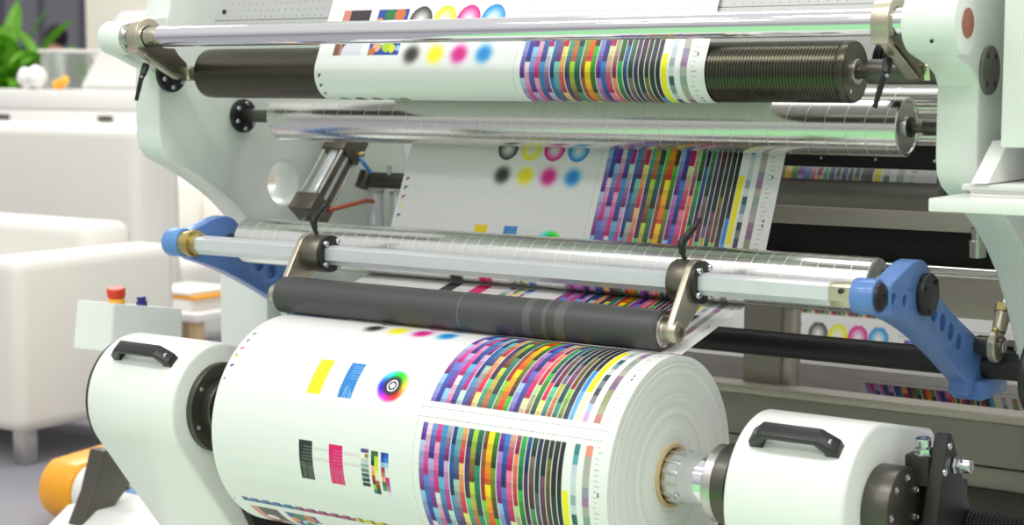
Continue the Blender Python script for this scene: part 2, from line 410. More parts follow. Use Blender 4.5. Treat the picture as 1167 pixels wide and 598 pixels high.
    if kind in 'BC':
        t0 = .2145+.012 if kind == 'B' else -.0225
        for i, (a, b) in enumerate(((.037, .105), (.122, .196))):
            m = rect(a, b, t0, t0+.092)
            fu = (U-a)/(b-a); ft = (T-t0)/.092
            if i == 0:      # portrait-like picture: dark ground, warm and pale shapes
                R[m] = (52, 40, 44)
                e = m & (fu < .27); R[e] = (206, 132, 112); e = m & (fu < .2) & (ft > .7); R[e] = (120, 80, 60)
                e = m & (np.hypot((fu-.62)/.34, (ft-.62)/.25) < 1); R[e] = (96, 48, 40)
                e = m & (np.hypot((fu-.45)/.2, (ft-.42)/.12) < 1); R[e] = (240, 226, 220)
                e = m & (np.hypot((fu-.7)/.42, (ft-.95)/.3) < 1); R[e] = (216, 214, 228)
                e = m & (np.hypot((fu-.72)/.2, (ft-.55)/.07) < 1); R[e] = (190, 110, 84)
            else:           # still life of fruit on blue
                R[m] = (24, 66, 158)
                for (x, y, r1, c) in ((.12,.3,.13,(236,140,40)),(.4,.12,.16,(20,120,60)),(.72,.12,.17,(210,110,60)),(.55,.5,.3,(190,210,226)),(.55,.52,.22,(30,120,70)),(.25,.8,.14,(220,170,130)),(.58,.78,.17,(170,206,30)),(.75,.86,.1,(214,214,40)),(.9,.35,.1,(220,226,236)),(.4,.68,.1,(230,236,220)),(.12,.92,.1,(210,110,40)),(.93,.85,.07,(150,190,230))):
                    e = m & (np.hypot(fu-x, (ft-y)*1.1) < r1); R[e] = c
    if kind == 'C':
        m = rect(.04, .455, -.060, -.046); z = ((U*150).astype(int)*13) % 7
        R[m] = np.array([(40,50,50),(170,40,110),(220,200,40),(40,110,180),(120,170,60),(30,30,40),(160,90,50)], float)[z[m]]
        # little faint pictures lower on the sheet
        for i, (a, c) in enumerate(((.045,(150,170,170)),(.085,(60,66,66)),(.125,(150,110,90)),(.165,(150,180,170)),(.19,(120,150,90)))):
            r = np.hypot((U-a)/.013, (T-.169)/.008); e = r < 1; R[e] = c
    return np.clip(R, 0, 255)
def tolin(R):
    x = R/255.; return np.where(x <= .04045, x/12.92, ((x+.055)/1.055)**2.4)
def sheet_mesh(name, P, Uc, Rgb, x0):
    """P: (n,2) path points (Y,Z); Uc: (m,) offsets across; Rgb (n,m,3)"""
    n, m = len(P), len(Uc)
    V = np.empty((n, m, 3), np.float32); V[..., 0] = x0+Uc[None, :]; V[..., 1] = P[:, 0:1]; V[..., 2] = P[:, 1:2]
    idx = np.arange(n*m).reshape(n, m)
    F = np.stack([idx[:-1, :-1], idx[1:, :-1], idx[1:, 1:], idx[:-1, 1:]], -1).reshape(-1, 4)
    me = bpy.data.meshes.new(name); me.vertices.add(n*m); me.vertices.foreach_set('co', V.ravel())
    me.loops.add(F.size); me.loops.foreach_set('vertex_index', F.ravel().astype(np.int32))
    me.polygons.add(len(F)); me.polygons.foreach_set('loop_start', (np.arange(len(F))*4).astype(np.int32))
    me.update(calc_edges=True)
    ca = me.color_attributes.new('ink', 'FLOAT_COLOR', 'POINT')
    C4 = np.ones((n*m, 4), np.float32); C4[:, :3] = tolin(Rgb).reshape(-1, 3); ca.data.foreach_set('color', C4.ravel())
    me.shade_smooth(); return me

# ------------------------------------------------------------------ key dimensions (metres)
WX0, WX1 = -2.245, -1.405              # web edges
RY, RZ, RR = 2.396, .528, .193         # big roll axis and radius
RIDGE = (2.537, 1.171, .0490); SILV = (2.745, 1.081, .050); LOW = (2.640, .826, .047); RUB = (2.430, .7545, .0345)
CHR = (2.412, 1.243, .0205); BAR = (2.500, .829)
XL_IN, XL_OUT, XR_IN, XR_OUT = -2.69, -2.76, -1.02, -.955

# ------------------------------------------------------------------ web path
def tangent(cA, rA, sA, cB, rB, sB):
    D = np.array(cB)-np.array(cA); L = np.hypot(*D); ph = math.atan2(D[1], D[0]); th = ph-math.asin((sB*rB-sA*rA)/L)
    n = np.array([-math.sin(th), math.cos(th)]); return np.array(cA)-sA*rA*n, np.array(cB)-sB*rB*n
def arc(c, r, s, p0, p1, step):
    a0 = math.atan2(p0[1]-c[1], p0[0]-c[0]); a1 = math.atan2(p1[1]-c[1], p1[0]-c[0])
    while s*(a1-a0) < 0: a1 += s*2*PI
    n = max(2, int(abs(a1-a0)*r/step)); return [(c[0]+r*math.cos(a0+(a1-a0)*k/n), c[1]+r*math.sin(a0+(a1-a0)*k/n)) for k in range(n+1)]
def line(p, q, step):
    L = math.hypot(q[0]-p[0], q[1]-p[1]); n = max(1, int(L/step)); return [(p[0]+(q[0]-p[0])*k/n, p[1]+(q[1]-p[1])*k/n) for k in range(n+1)]
ST = .0014
g = .0012
nodes = [((2.700, 1.66), 0, 1), ((RIDGE[0], RIDGE[1]), RIDGE[2]+g, 1), ((SILV[0], SILV[1]), SILV[2]+g, -1), ((LOW[0], LOW[1]), LOW[2]+g, -1), ((2.424, RZ+math.sqrt(RR**2-.022**2)+.0004), 1e-6, 1)]
segs = [tangent(nodes[i][0], nodes[i][1], nodes[i][2], nodes[i+1][0], nodes[i+1][1], nodes[i+1][2]) for i in range(4)]
path = []
for i in range(4):
    if i: path += arc(nodes[i][0], nodes[i][1], nodes[i][2], segs[i-1][1], segs[i][0], ST)
    path += line(segs[i][0], segs[i][1], ST)[1 if i else 0:]
path = np.array(path)
keep = np.r_[True, np.hypot(*np.diff(path, axis=0).T) > 1e-6]; path = path[keep]
S = np.r_[0, np.cumsum(np.hypot(*np.diff(path, axis=0).T))]
iF = np.argmin(np.abs(path[:, 0]-(RIDGE[0]-RIDGE[2]-g))+np.abs(path[:, 1]-RIDGE[1]))       # front of ridged roller
iT = np.argmin(np.hypot(path[:, 0]-SILV[0], path[:, 1]-(SILV[1]+SILV[2])))                 # top of silver roller
iM = np.argmin(np.hypot(path[:, 0]-2.735, path[:, 1]-.973))
iB = np.argmin(np.hypot(path[:, 0]-LOW[0], path[:, 1]-(LOW[1]-LOW[2])))
Uc = np.arange(0, .8401, .0014); UU = np.broadcast_to(Uc, (len(S), len(Uc))).copy()
T1 = .104+(S-S[iF]); T2 = .097+(S-S[iM])
iD = np.argmin(np.hypot(path[:, 0]-2.596, path[:, 1]-.770)); T3 = .095+(S-S[iD])
n = len(S); Rgb = np.empty((n, len(Uc), 3))
for a, b, T, k, du in ((0, iT, T1, 'C', -.016), (iT, iB, T2, 'F', 0), (iB, n, T3, 'B', 0)):
    Rgb[a:b] = paint(UU[a:b], np.broadcast_to(T[a:b, None], (b-a, len(Uc))).copy(), k, du)
web = link('printed_paper_web', sheet_mesh('printed_paper_web', path, Uc, Rgb, WX0), M['ink'], smooth=False)
tag(web, 'continuous printed paper web threaded over the ridged, silver and lower rollers', 'paper web')

# ------------------------------------------------------------------ paper roll
roll = thing('paper_roll', 'large wound roll of colour test prints at the front of the machine', 'paper roll', (WX0+.42, RY, RZ-RR))
ang = np.radians(np.arange(112, -80, -math.degrees(ST/RR)))
P = np.stack([RY-RR*np.cos(ang), RZ+RR*np.sin(ang)], -1); s_ = ang*RR
UR = np.broadcast_to(Uc, (len(P), len(Uc))).copy()
RA = paint(UR, np.broadcast_to((.365-s_)[:, None], UR.shape).copy(), 'A'); RB = paint(UR, np.broadcast_to((.075-s_)[:, None], UR.shape).copy(), 'B')
cut = s_ > .096; RA[~cut] = RB[~cut]
link('printed_surface', sheet_mesh('printed_surface', P, Uc, RA, WX0), M['ink'], roll, smooth=False)
prof = [(0, .052), (0, RR-.001), (.0005, RR-.0006), (.8395, RR-.0006), (.84, RR-.001)]
random.seed(2)
rr = RR-.001
while rr > .056:                                            # slightly stepped paper edge
    w = random.uniform(.004, .012); rr = max(.056, rr-w)
    prof += [(.84+random.uniform(-.0002, .0007), rr+w*.3), (.84+random.uniform(-.0006, .0003), rr)]
prof += [(.84, .052)]
part('paper_layers', lathe(prof, (WX0, RY, RZ), (1, 0, 0), 128, closed=True), M['rings'], roll, loc=(WX1, RY, RZ))
part('cardboard_core', lathe([(0, .0445), (0, .0525), (.848, .0525), (.850, .051), (.850, .046), (.848, .0445)], (WX0-.005, RY, RZ), (1, 0, 0), 64, closed=True), M['kraft'], roll)

# ------------------------------------------------------------------ rollers
RX0, RX1 = -2.57, -1.165
def ring_bolts(x, c, r, n, d, br, parent, start=.4, m=None, h=.006):
    for k in range(n):
        a = start+2*PI*k/n; bolt((x, c[0]+r*math.cos(a), c[1]+r*math.sin(a)), (d, 0, 0), br, h, 'bolt', parent, m)
# ridged roller
t = thing('ridged_guide_roller', 'dark bronze guide roller with fine ridges around it, printed web wrapped over its middle', 'roller', ((RX0+RX1)/2, RIDGE[0], RIDGE[1]))
prof = [(0, .018), (0, RIDGE[2]-.003), (.001, RIDGE[2]-.001), (.012, RIDGE[2]-.001)]
x = .014; pitch = .0054; L = RX1-RX0
while x < L-.016:
    d = .0006 if x > .82 else .00018
    prof += [(x, RIDGE[2]-.0003), (x+pitch*.45, RIDGE[2]-.0003), (x+pitch*.5, RIDGE[2]-.0003-d*1.6), (x+pitch*.9, RIDGE[2]-.0003-d*1.6)]; x += pitch
prof += [(L-.012, RIDGE[2]), (L-.003, RIDGE[2]), (L, RIDGE[2]-.002), (L, .024)]
part('roller_body', lathe(prof, (RX0, RIDGE[0], RIDGE[1]), (1, 0, 0), 72), M['bronze'], t)
part('end_cap', lathe([(0, 0), (0, .044), (.001, .0445), (.0015, .024), (.0015, 0)], (RX1-.001, RIDGE[0], RIDGE[1]), (1, 0, 0), 48), M['olive'], t)
part('bearing', lathe([(0, .012), (0, .020), (.004, .020), (.005, .019), (.005, .012)], (RX1, RIDGE[0], RIDGE[1]), (1, 0, 0), 32, closed=True), M['steel'], t)
part('shaft', cyl((XL_IN+.012, RIDGE[0], RIDGE[1]), (RX0+.002, RIDGE[0], RIDGE[1]), .0145), M['shaft'], t)
bm = cyl((RX1, RIDGE[0], RIDGE[1]), (RX1+.05, RIDGE[0], RIDGE[1]), .0105); cyl((RX1+.024, RIDGE[0], RIDGE[1]), (XR_IN, RIDGE[0], RIDGE[1]), .0195, bm=bm)
part('shaft', bm, M['shaft'], t)
part('oval_plug', lathe([(0, .004), (.001, .0045), (.0015, .003), (.0015, 0)], (RX1+.0005, RIDGE[0]-.018, RIDGE[1]-.030), (1, 0, 0), 16), M['zinc'], t)
part('flange', cyl((XL_IN, RIDGE[0], RIDGE[1]), (XL_IN+.012, RIDGE[0], RIDGE[1]), .038), M['black'], t)
ring_bolts(XL_IN+.012, RIDGE, .028, 6, 1, .005, t)
# silver roller
t = thing('silver_guide_roller', 'thick silver guide roller with scored lines just below the dark ridged roller', 'roller', ((RX0+RX1)/2, SILV[0], SILV[1]))
part('roller_body', lathe([(0, .016), (0, SILV[2]-.003), (.002, SILV[2]), (L-.002, SILV[2]), (L, SILV[2]-.002), (L, SILV[2]-.006), (L-.003, SILV[2]-.008), (L-.003, .016)], (RX0, SILV[0], SILV[1]), (1, 0, 0), 96), M['silver'], t, loc=(RX0, SILV[0], SILV[1]))
part('end_cap', lathe([(0, 0), (0, SILV[2]-.008), (.001, SILV[2]-.009), (.001, .018), (.006, .017), (.006, 0)], (RX1-.003, SILV[0], SILV[1]), (1, 0, 0), 48), M['steel'], t)
part('bearing', lathe([(0, .017), (.007, .017), (.008, .015), (.008, 0)], (RX1, SILV[0], SILV[1]), (1, 0, 0), 32), M['black'], t)
bm = cyl((RX1, SILV[0], SILV[1]), (RX1+.03, SILV[0], SILV[1]), .009); cyl((RX1+.028, SILV[0], SILV[1]), (XR_IN, SILV[0], SILV[1]), .013, bm=bm)
part('shaft', bm, M['shaft'], t)
part('shaft', cyl((XL_IN+.012, SILV[0], SILV[1]), (RX0+.002, SILV[0], SILV[1]), .0135), M['shaft'], t)
part('flange', cyl((XL_IN, SILV[0], SILV[1]), (XL_IN+.012, SILV[0], SILV[1]), .036), M['black'], t)
ring_bolts(XL_IN+.012, SILV, .027, 6, 1, .005, t)
# lower silver roller (carried by the blue arms)
t = thing('swing_arm_roller', 'silver roller with a grid of fine scored lines carried between the two blue arms', 'roller', ((RX0+RX1)/2, LOW[0], LOW[1]))
part('roller_body', lathe([(0, .012), (0, LOW[2]-.003), (.002, LOW[2]), (L-.002, LOW[2]), (L, LOW[2]-.002), (L, .012)], (RX0, LOW[0], LOW[1]), (1, 0, 0), 96), M['silver2'], t, loc=(RX0, LOW[0], LOW[1]))
part('end_cap', lathe([(0, 0), (0, LOW[2]-.005), (.001, LOW[2]-.006), (.0012, .018), (.006, .016), (.006, 0)], (RX1-.0005, LOW[0], LOW[1]), (1, 0, 0), 48), M['steel'], t)
ring_bolts(RX1+.0008, LOW, .028, 3, 1, .0045, t, .9, M['black'], .002)
for a, b in ((XL_IN+.03, RX0+.002), (RX1, -1.128)):
    part('shaft', cyl((a, LOW[0], LOW[1]), (b, LOW[0], LOW[1]), .012), M['shaft'], t)
# rubber nip roller
t = thing('rubber_nip_roller', 'dark grey rubber roller pressing on top of the big paper roll', 'roller', (-1.865, RUB[0], RUB[1]-RUB[2]))
NIP = t
part('rubber_sleeve', lathe([(0, .012), (0, RUB[2]-.003), (.003, RUB[2]), (.832, RUB[2]), (.835, RUB[2]-.003), (.835, .027)], (-2.277, RUB[0], RUB[1]), (1, 0, 0), 64), M['rubber'], t)
for x_, w in ((-1.70, .016), (-1.660, .008), (-1.635, .020), (-1.84, .005)):
    part('sleeve_band', lathe([(0, RUB[2]-.002), (0, RUB[2]+.0003), (w, RUB[2]+.0003), (w, RUB[2]-.002)], (x_, RUB[0], RUB[1]), (1, 0, 0), 64), M['worn'], t)
part('end_ring', lathe([(0, .010), (0, .0275), (.003, .0275), (.004, .026), (.002, .024), (.002, .019), (.006, .018), (.006, .010)], (-1.4425, RUB[0], RUB[1]), (1, 0, 0), 40, closed=True), M['steel'], t)
part('shaft', cyl((-2.29, RUB[0], RUB[1]), (-1.42, RUB[0], RUB[1]), .010), M['steel'], t)
# chrome bar
t = thing('chrome_cross_bar', 'polished chrome bar spanning the machine above the ridged roller', 'bar', (-1.83, CHR[0], CHR[1]))
part('bar', cyl((-2.70, CHR[0], CHR[1]), (-.985, CHR[0], CHR[1]), CHR[2], 64), M['chrome'], t)
part('end_collar', lathe([(0, .0208), (0, .031), (.004, .031), (.006, .029), (.006, .0208)], (-2.664, CHR[0], CHR[1]), (1, 0, 0), 40, closed=True), M['steel'], t)
# clamps with locking lever on the chrome bar
def bar_clamp(x, label):
    t = thing('bar_clamp', label, 'clamp', (x, CHR[0], CHR[1]), None)
    out = [(CHR[0]+.036*math.cos(a), CHR[1]+.036*math.sin(a)) for a in np.radians(np.arange(-10, 215, 12))]
    part('clamp_ring', plate_bm(out+[(CHR[0]-.034, CHR[1]-.032), (CHR[0]-.005, CHR[1]-.034)], x-.014, x+.014, [circ(CHR, .0212)], .0015), M['tan_metal'], t)
    part('clamp_plate', plate_bm([(CHR[0]-.030, CHR[1]-.022), (CHR[0]+.02, CHR[1]-.016), (CHR[0]+.07, CHR[1]-.030), (CHR[0]+.098, CHR[1]-.052), (CHR[0]+.100, CHR[1]-.078), (CHR[0]+.088, CHR[1]-.080), (CHR[0]+.0, CHR[1]-.036)], x+.006, x+.016, [], .0015), M['olive'], t)
    part('clamp_strap', bar((x+.006, CHR[0]-.032, CHR[1]-.028), (x+.006, CHR[0]+.078, CHR[1]-.082), .018, .005), M['tan_metal'], t)
    part('clamp_jaw', plate_bm([(CHR[0]+.015, CHR[1]-.02), (CHR[0]+.075, CHR[1]-.022), (CHR[0]+.10, CHR[1]-.05), (CHR[0]+.092, CHR[1]-.078), (CHR[0]+.02, CHR[1]-.045)], x-.016, x+.006, [], .0015), M['olive'], t)
    part('clamp_nut', obox((x+.021, CHR[0]+.100, CHR[1]-.072), (1, 0, 0), (0, 1, .3), (0, -.3, 1), .010, .016, .024, .002), M['sleeve'], t)
    l = part('lever', tube([(x-.002, CHR[0]+.005, CHR[1]-.055), (x+.0, CHR[0]-.005, CHR[1]-.072), (x-.004, CHR[0]-.008, CHR[1]-.085), (x-.014, CHR[0]-.012, CHR[1]-.125)], [.0075, .007, .0055, .0048, .004], 14), M['black'], t)
    bolt((x+.004, CHR[0]-.012, CHR[1]-.078), (.5, -1, 0), .003, .004, 'screw', l)
bar_clamp(-2.625, 'beige metal clamp with black lever at the left end of the chrome bar')
bar_clamp(-1.057, 'beige metal clamp with black lever at the right end of the chrome bar')

# ------------------------------------------------------------------ side frames
prof_front = [(2.52, 1.48), (2.494, 1.34), (2.47, 1.292)]
bossarc = [(CHR[0]+.046*math.cos(a), CHR[1]-.003+.046*math.sin(a)) for a in np.radians(np.arange(70, 262, 12))]
lower = [(2.470, 1.178), (2.495, 1.165), (2.507, 1.150), (2.507, 1.045), (2.512, 1.018), (2.530, .998), (2.56, .983), (2.60, .966), (2.64, .944), (2.68, .921), (2.72, .893), (2.774, .846), (2.82, .790), (2.86, .737), (2.90, .680), (2.93, .630), (2.96, .55), (2.97, .40), (2.96, .22), (2.90, .02), (3.9, .02), (3.9, 1.9), (2.62, 1.9)]
outline = [(2.56, 1.6)]+prof_front+bossarc+lower
MACH = thing('printing_machine', 'white and taupe printing machine body carrying all the rollers between two side frames', 'printing machine', (-1.86, 3.2, 0))
def side_frame(x0, x1, label, hole):
    return tag(part('side_frame', plate_bm(outline, x0, x1, hole, .004), M['frame'], MACH), label)
outline_right = outline
outline = [(2.60, 1.62), (2.565, 1.40), (2.540, 1.30), (2.515, 1.22)]+lower[2:]
LF = side_frame(XL_OUT, XL_IN, 'pale greenish white left side frame of the machine with a round hole', [circ((2.874, .931), .048), circ((3.33, 1.0), .03)])
part('bar_boss', cyl((-2.728, CHR[0], CHR[1]-.002), (-2.664, CHR[0], CHR[1]-.002), .0335, 56, .006), M['frame'], LF)
part('boss_lug', plate_bm([(CHR[0]+.033*math.cos(a), CHR[1]-.002+.033*math.sin(a)) for a in np.radians(np.arange(80, 262, 12))]+[(2.50, 1.172), (2.56, 1.15), (2.56, 1.29), (2.50, 1.285)], -2.724, -2.692, [], .004), M['frame'], LF)
outline = outline_right
RF = side_frame(XR_IN, XR_OUT, 'white right side frame of the machine with a round grey cover', [])
part('bar_boss', cyl((-1.0, CHR[0], CHR[1]-.003), (-.938, CHR[0], CHR[1]-.003), .0465, 56, .004), M['frame'], RF)
part('plug', cyl((-.940, CHR[0], CHR[1]-.004), (-.936, CHR[0], CHR[1]-.004), .0215, 40, .001), M['copper'], RF)
cv = part('cover_disc', cyl((XR_OUT, 2.541, 1.173), (XR_OUT+.006, 2.541, 1.173), .0365, 48), M['grey_cap'], RF)
for a in (.9, 2.2, 4.05, 5.35): bolt((XR_OUT+.0055, 2.541+.026*math.cos(a), 1.173+.026*math.sin(a)), (1, 0, 0), .0045, .001, 'screw', RF, M['blackm'])
part('set_screw', cyl((-.972, CHR[0]-.045, CHR[1]-.03), (-.972, CHR[0]-.046, CHR[1]-.03), .003), M['black'], RF)

# ------------------------------------------------------------------ cross bar with blue arms and nip clamps
t = thing('nip_cross_bar', 'flat sided silver bar in front of the lower silver roller between the blue arms', 'bar', (-1.86, BAR[0], BAR[1]))
oct_ = [(BAR[0]+y, BAR[1]+z) for y, z in ((-.019, -.010), (-.019, .011), (-.012, .016), (.014, .016), (.019, .011), (.019, -.011), (.014, -.020), (-.008, -.020))]
part('bar', plate_bm(oct_, -2.605, -1.137, [], .0015), M['alu'], t)
part('end_sleeve', lathe([(0, .018), (0, .0245), (.018, .0245), (.018, .0275), (.028, .0275), (.028, .022), (.044, .022), (.044, .018)], (-2.612, BAR[0], BAR[1]), (1, 0, 0), 40), M['brass'], t)
b = part('end_sleeve', plate_bm([(BAR[0]+1.04*(p[0]-BAR[0]), BAR[1]+1.04*(p[1]-BAR[1])) for p in oct_], -1.178, -1.140, [], .001), M['sleeve'], t)
bolt((-1.155, BAR[0]-.0235, BAR[1]+.006), (0, -1, .3), .0045, .001, 'screw', b, M['black'])
def nip_arm(x, side):
    """x: middle of the clamp hub; the arm plate sits on the hub and carries the roller end"""
    xa = x+(.008 if side > 0 else -.034)
    e = (RUB[0], RUB[1]); c = BAR; d = np.array(e)-np.array(c); a0 = math.atan2(d[1], d[0])
    out = [(c[0]+.037*math.cos(a), c[1]+.037*math.sin(a)) for a in a0+PI/2+np.radians(np.arange(0, 181, 12))]+[(e[0]+.0185*math.cos(a), e[1]+.0185*math.sin(a)) for a in a0-PI/2+np.radians(np.arange(0, 181, 15))]
    t = part('arm', plate_bm(out, xa, xa+.012, [], .002), M['tan_metal'], NIP)
    part('clamp_hub', lathe([(0, .024), (0, .034), (.003, .036), (.042, .036), (.045, .034), (.045, .026)], (x-.024, BAR[0], BAR[1]), (1, 0, 0), 40, closed=True), M['olive'], t)
    part('hub_plate', plate_bm([(BAR[0]+.0355*math.cos(a), BAR[1]+.0355*math.sin(a)) for a in np.radians(np.arange(35, 325, 12))]+[(BAR[0]+.010, BAR[1]-.012), (BAR[0]+.010, BAR[1]+.012)], x+.0215, x+.029, [], .001), M['blackm'], t)
    for a in (1.0, 2.3, 3.9, 5.3):
        bolt((x+.029, BAR[0]+.028*math.cos(a), BAR[1]+.028*math.sin(a)), (1, 0, 0), .0055, .006, 'bolt', t)
    x0, x1 = (-1.438, -1.412) if side > 0 else (-2.302, -2.280)
    part('pivot_boss', cyl((x0, e[0], e[1]), (x1, e[0], e[1]), .0180), M['tan_metal'], t)
    if side > 0: part('pivot_plug', cyl((x1, e[0], e[1]), (x1+.003, e[0], e[1]), .009), M['olive'], t)
    part('lever', tube([(x-.004, BAR[0]-.004, BAR[1]+.034), (x-.008, BAR[0]-.006, BAR[1]+.050), (x-.010, BAR[0]-.004, BAR[1]+.064), (x+.002, BAR[0]+.004, BAR[1]+.082), (x+.014, BAR[0]+.014, BAR[1]+.104)], [.004, .006, .0075, .0065, .0055, .0035], 14), M['black'], t)
nip_arm(-1.438, 1)
nip_arm(-2.247, -1)

# blue swing arms
bl = [(2.512, .846), (2.528, .850), (2.560, .862), (2.600, .874), (2.636, .876), (2.662, .862), (2.684, .834), (2.719, .803), (2.777, .770), (2.867, .728), (2.945, .690), (2.985, .655), (2.992, .612, 1), (2.840, .625, 1), (2.838, .648, 1), (2.800, .668), (2.735, .705), (2.630, .757), (2.560, .782), (2.515, .796)]
def blue_arm(x0, x1, label, right):
    t = thing('blue_swing_arm', label, 'swing arm', ((x0+x1)/2, 2.9, .62))
    holes = [circ(c, r, 28) for c, r in (((2.527, .822), .009), ((2.570, .815), .009), ((2.690, .783), .014), ((2.728, .763), .0145), ((2.765, .743), .0145), ((2.802, .722), .0135))]
    part('arm_casting', plate_bm(smoothpoly(bl, 2), x0, x1, holes, .003), M['blue'], t)
    part('arm_web', plate_bm([(2.52, .83), (2.56, .845), (2.62, .84), (2.69, .80), (2.82, .735), (2.90, .70), (2.86, .665), (2.80, .70), (2.70, .75), (2.6, .79), (2.52, .81)], x0+.010, x1-.010, [], .001), M['blue'], t)
    if right:
        part('bar_cap', cyl((-1.140, BAR[0], BAR[1]-.002), (-1.101, BAR[0], BAR[1]-.002), .0285, 48, .003), M['blue'], t)
        part('end_plug', lathe([(0, .023), (.004, .022), (.008, .016), (.009, .006), (.006, .005), (.006, 0)], (-1.101, BAR[0], BAR[1]-.002), (1, 0, 0), 40), M['blackm'], t)
        d = part('pivot_cover', cyl((x1, LOW[0]+.004, LOW[1]-.008), (x1+.012, LOW[0]+.004, LOW[1]-.008), .0345, 48), M['blackm'], t)
        for a in (.8, 2.6, 4.4): bolt((x1+.012, LOW[0]+.004+.027*math.cos(a), LOW[1]-.008+.027*math.sin(a)), (1, 0, 0), .0045, .003, 'bolt', d, M['black'])
    else:
        part('bar_cap', cyl((-2.655, BAR[0], BAR[1]), (-2.612, BAR[0], BAR[1]), .029, 48, .004), M['blued'], t)
    part('tube_clamp', box(x0-.006, x1+.016, 2.872, 2.992, .612, .646, .004), M['blue'], t)
    return t
RB_ = blue_arm(-1.122, -1.088, 'blue swing arm with round holes at the right end of the silver bar', True)
LB_ = blue_arm(-2.655, -2.625, 'blue swing arm at the left end of the silver bar', False)
t = thing('pivot_tube', 'thick black tube running behind the paper roll to the right blue arm', 'tube', (-1.6, 2.92, .668))
part('tube_body', cyl((-2.66, 2.92, .668), (XR_IN, 2.92, .668), .0235, 48), M['tube'], t)
# actuator rod end on the right blue arm
t = thing('rod_end_actuator', 'beige ball joint and steel rod linking the right blue arm to the frame', 'actuator', (-1.055, 2.88, .706))
part('joint_pin', cyl((-1.088, 2.88, .708), (-1.04, 2.88, .708), .0165), M['shaft'], t)
part('joint_eye', lathe([(0, .010), (0, .026), (.002, .028), (.012, .028), (.014, .026), (.014, .010)], (-1.062, 2.88, .708), (1, 0, 0), 40, closed=True), M['tan_metal'], t)
part('ball', lathe([(0, 0), (0, .008), (.004, .013), (.008, .014), (.011, .010), (.011, 0)], (-1.050, 2.88, .708), (1, 0, 0), 32), M['steel'], t)
dv = Vector((0, .5, .9)).normalized(); pc = Vector((-1.055, 2.88, .708))
part('joint_neck', cyl(pc+dv*.025, pc+dv*.062, .012, r2=.014), M['tan_metal'], t)
part('lock_nut', lathe([(0, .016), (.014, .016), (.014, 0)], pc+dv*.062, dv, 6), M['brass'], t)
part('grease_nipple', cyl(pc+Vector((.006, -.012, .028)), pc+Vector((.006, -.024, .034)), .004), M['brass'], t)
part('rod', cyl(pc+dv*.07, pc+dv*.20, .0065), M['steel'], t)
part('side_nut', lathe([(0, .010), (.014, .010), (.014, 0)], (-1.052, 2.93, .704), (1, 0, 0), 6), M['zinc'], t)

# pneumatic cylinder on the left frame
t = thing('pneumatic_cylinder', 'square grey pneumatic cylinder leaning beside the round hole of the left frame', 'pneumatic cylinder', (-2.61, 2.93, .86))
c0 = Vector((-2.62, 2.878, .864)); c1 = Vector((-2.62, 3.02, 1.03)); dv = (c1-c0).normalized(); nv = Vector((0, -dv.z, dv.y))
part('barrel', cyl(c0+dv*.03, c1-dv*.03, .0255), M['alu'], t)
part('side_rail', bar(c0+dv*.03+Vector((.018, 0, 0)), c1-dv*.03+Vector((.018, 0, 0)), .014, .048, bev=.006), M['olive'], t)
part('rear_head', bar(c1-dv*.058, c1+dv*.006, .066, .064), M['olive'], t)
part('front_head', bar(c0-dv*.008, c0+dv*.036, .068, .066), M['olive'], t)
for a in (-1, 1):
    for b in (-1, 1): part('tie_rod', cyl(c0+Vector((.026*a, 0, 0))+nv*.026*b, c1+Vector((.026*a, 0, 0))+nv*.026*b, .0035, 12), M['steel'], t)
part('piston_rod', cyl(c0-dv*.07, c0, .009), M['steel'], t)
part('mount_fork', bar(c0-dv*.075, c0-dv*.045, .03, .028), M['olive'], t)
part('elbow_fitting', cyl(c1-dv*.05+Vector((.03, .02, 0)), c1-dv*.05+Vector((.048, .025, .0)), .006), M['brass'], t)
tag(part('blue_air_hose', tube([(-2.575, 3.0, .985), (-2.56, 3.0, .97), (-2.55, 3.01, .95)], .0045), M['hose_blue']), 'short blue air hose stub below the pneumatic cylinder head', 'hose')
tag(part('red_air_hose', tube([(-2.585, 2.905, .872), (-2.575, 2.98, .882), (-2.59, 3.04, .885), (-2.60, 3.08, .880)], .005), M['hose_red']), 'brownish red air hose curving from the pneumatic cylinder to the grey valves', 'hose')
part('valve_support_bar', box(-2.69, -2.30, 3.16, 3.175, .905, .942, .001), M['shaft'], MACH)
def valve(x, y, z, s, label):
    t = thing('air_valve', label, 'valve', (x, y, z), None)
    part('valve_body', cyl((x, y, z), (x, y, z+.075*s), .019*s), M['alu'], t)
    part('valve_cap', cyl((x, y, z+.075*s), (x, y, z+.082*s), .0205*s), M['steel'], t)
valve(-2.605, 3.09, .826, 1, 'larger silver cylindrical air valve beside the red hose')
valve(-2.555, 3.11, .826, .95, 'narrower grey air valve between the larger valve and the paper web')
t = thing('link_lever', 'dark metal lever with a round hub above the air valves', 'lever', (-2.60, 3.07, .93))
part('hub', cyl((-2.615, 3.05, .912), (-2.610, 3.065, .950), .015), M['shaft'], t)
part('lever_arm', bar((-2.61, 3.06, .928), (-2.42, 3.10, .945), .014, .018, side=(0, 1, 0)), M['shaft'], t)
part('stud', cyl((-2.555, 3.08, .935), (-2.555, 3.08, .965), .005), M['zinc'], t)
part('inner_column', box(-2.69, -2.45, 3.42, 3.62, .02, 1.6, .006), M['frame'], MACH)
t = MACH
part('inner_bracket_plate', plate_bm([(3.12, .80), (3.40, .80), (3.40, 1.30), (3.0, 1.30), (3.02, 1.1)], -2.50, -2.488, [circ((3.155, .967), .018), circ((3.10, 1.055), .004), circ((3.135, 1.056), .004)], .001), M['frame'], t)

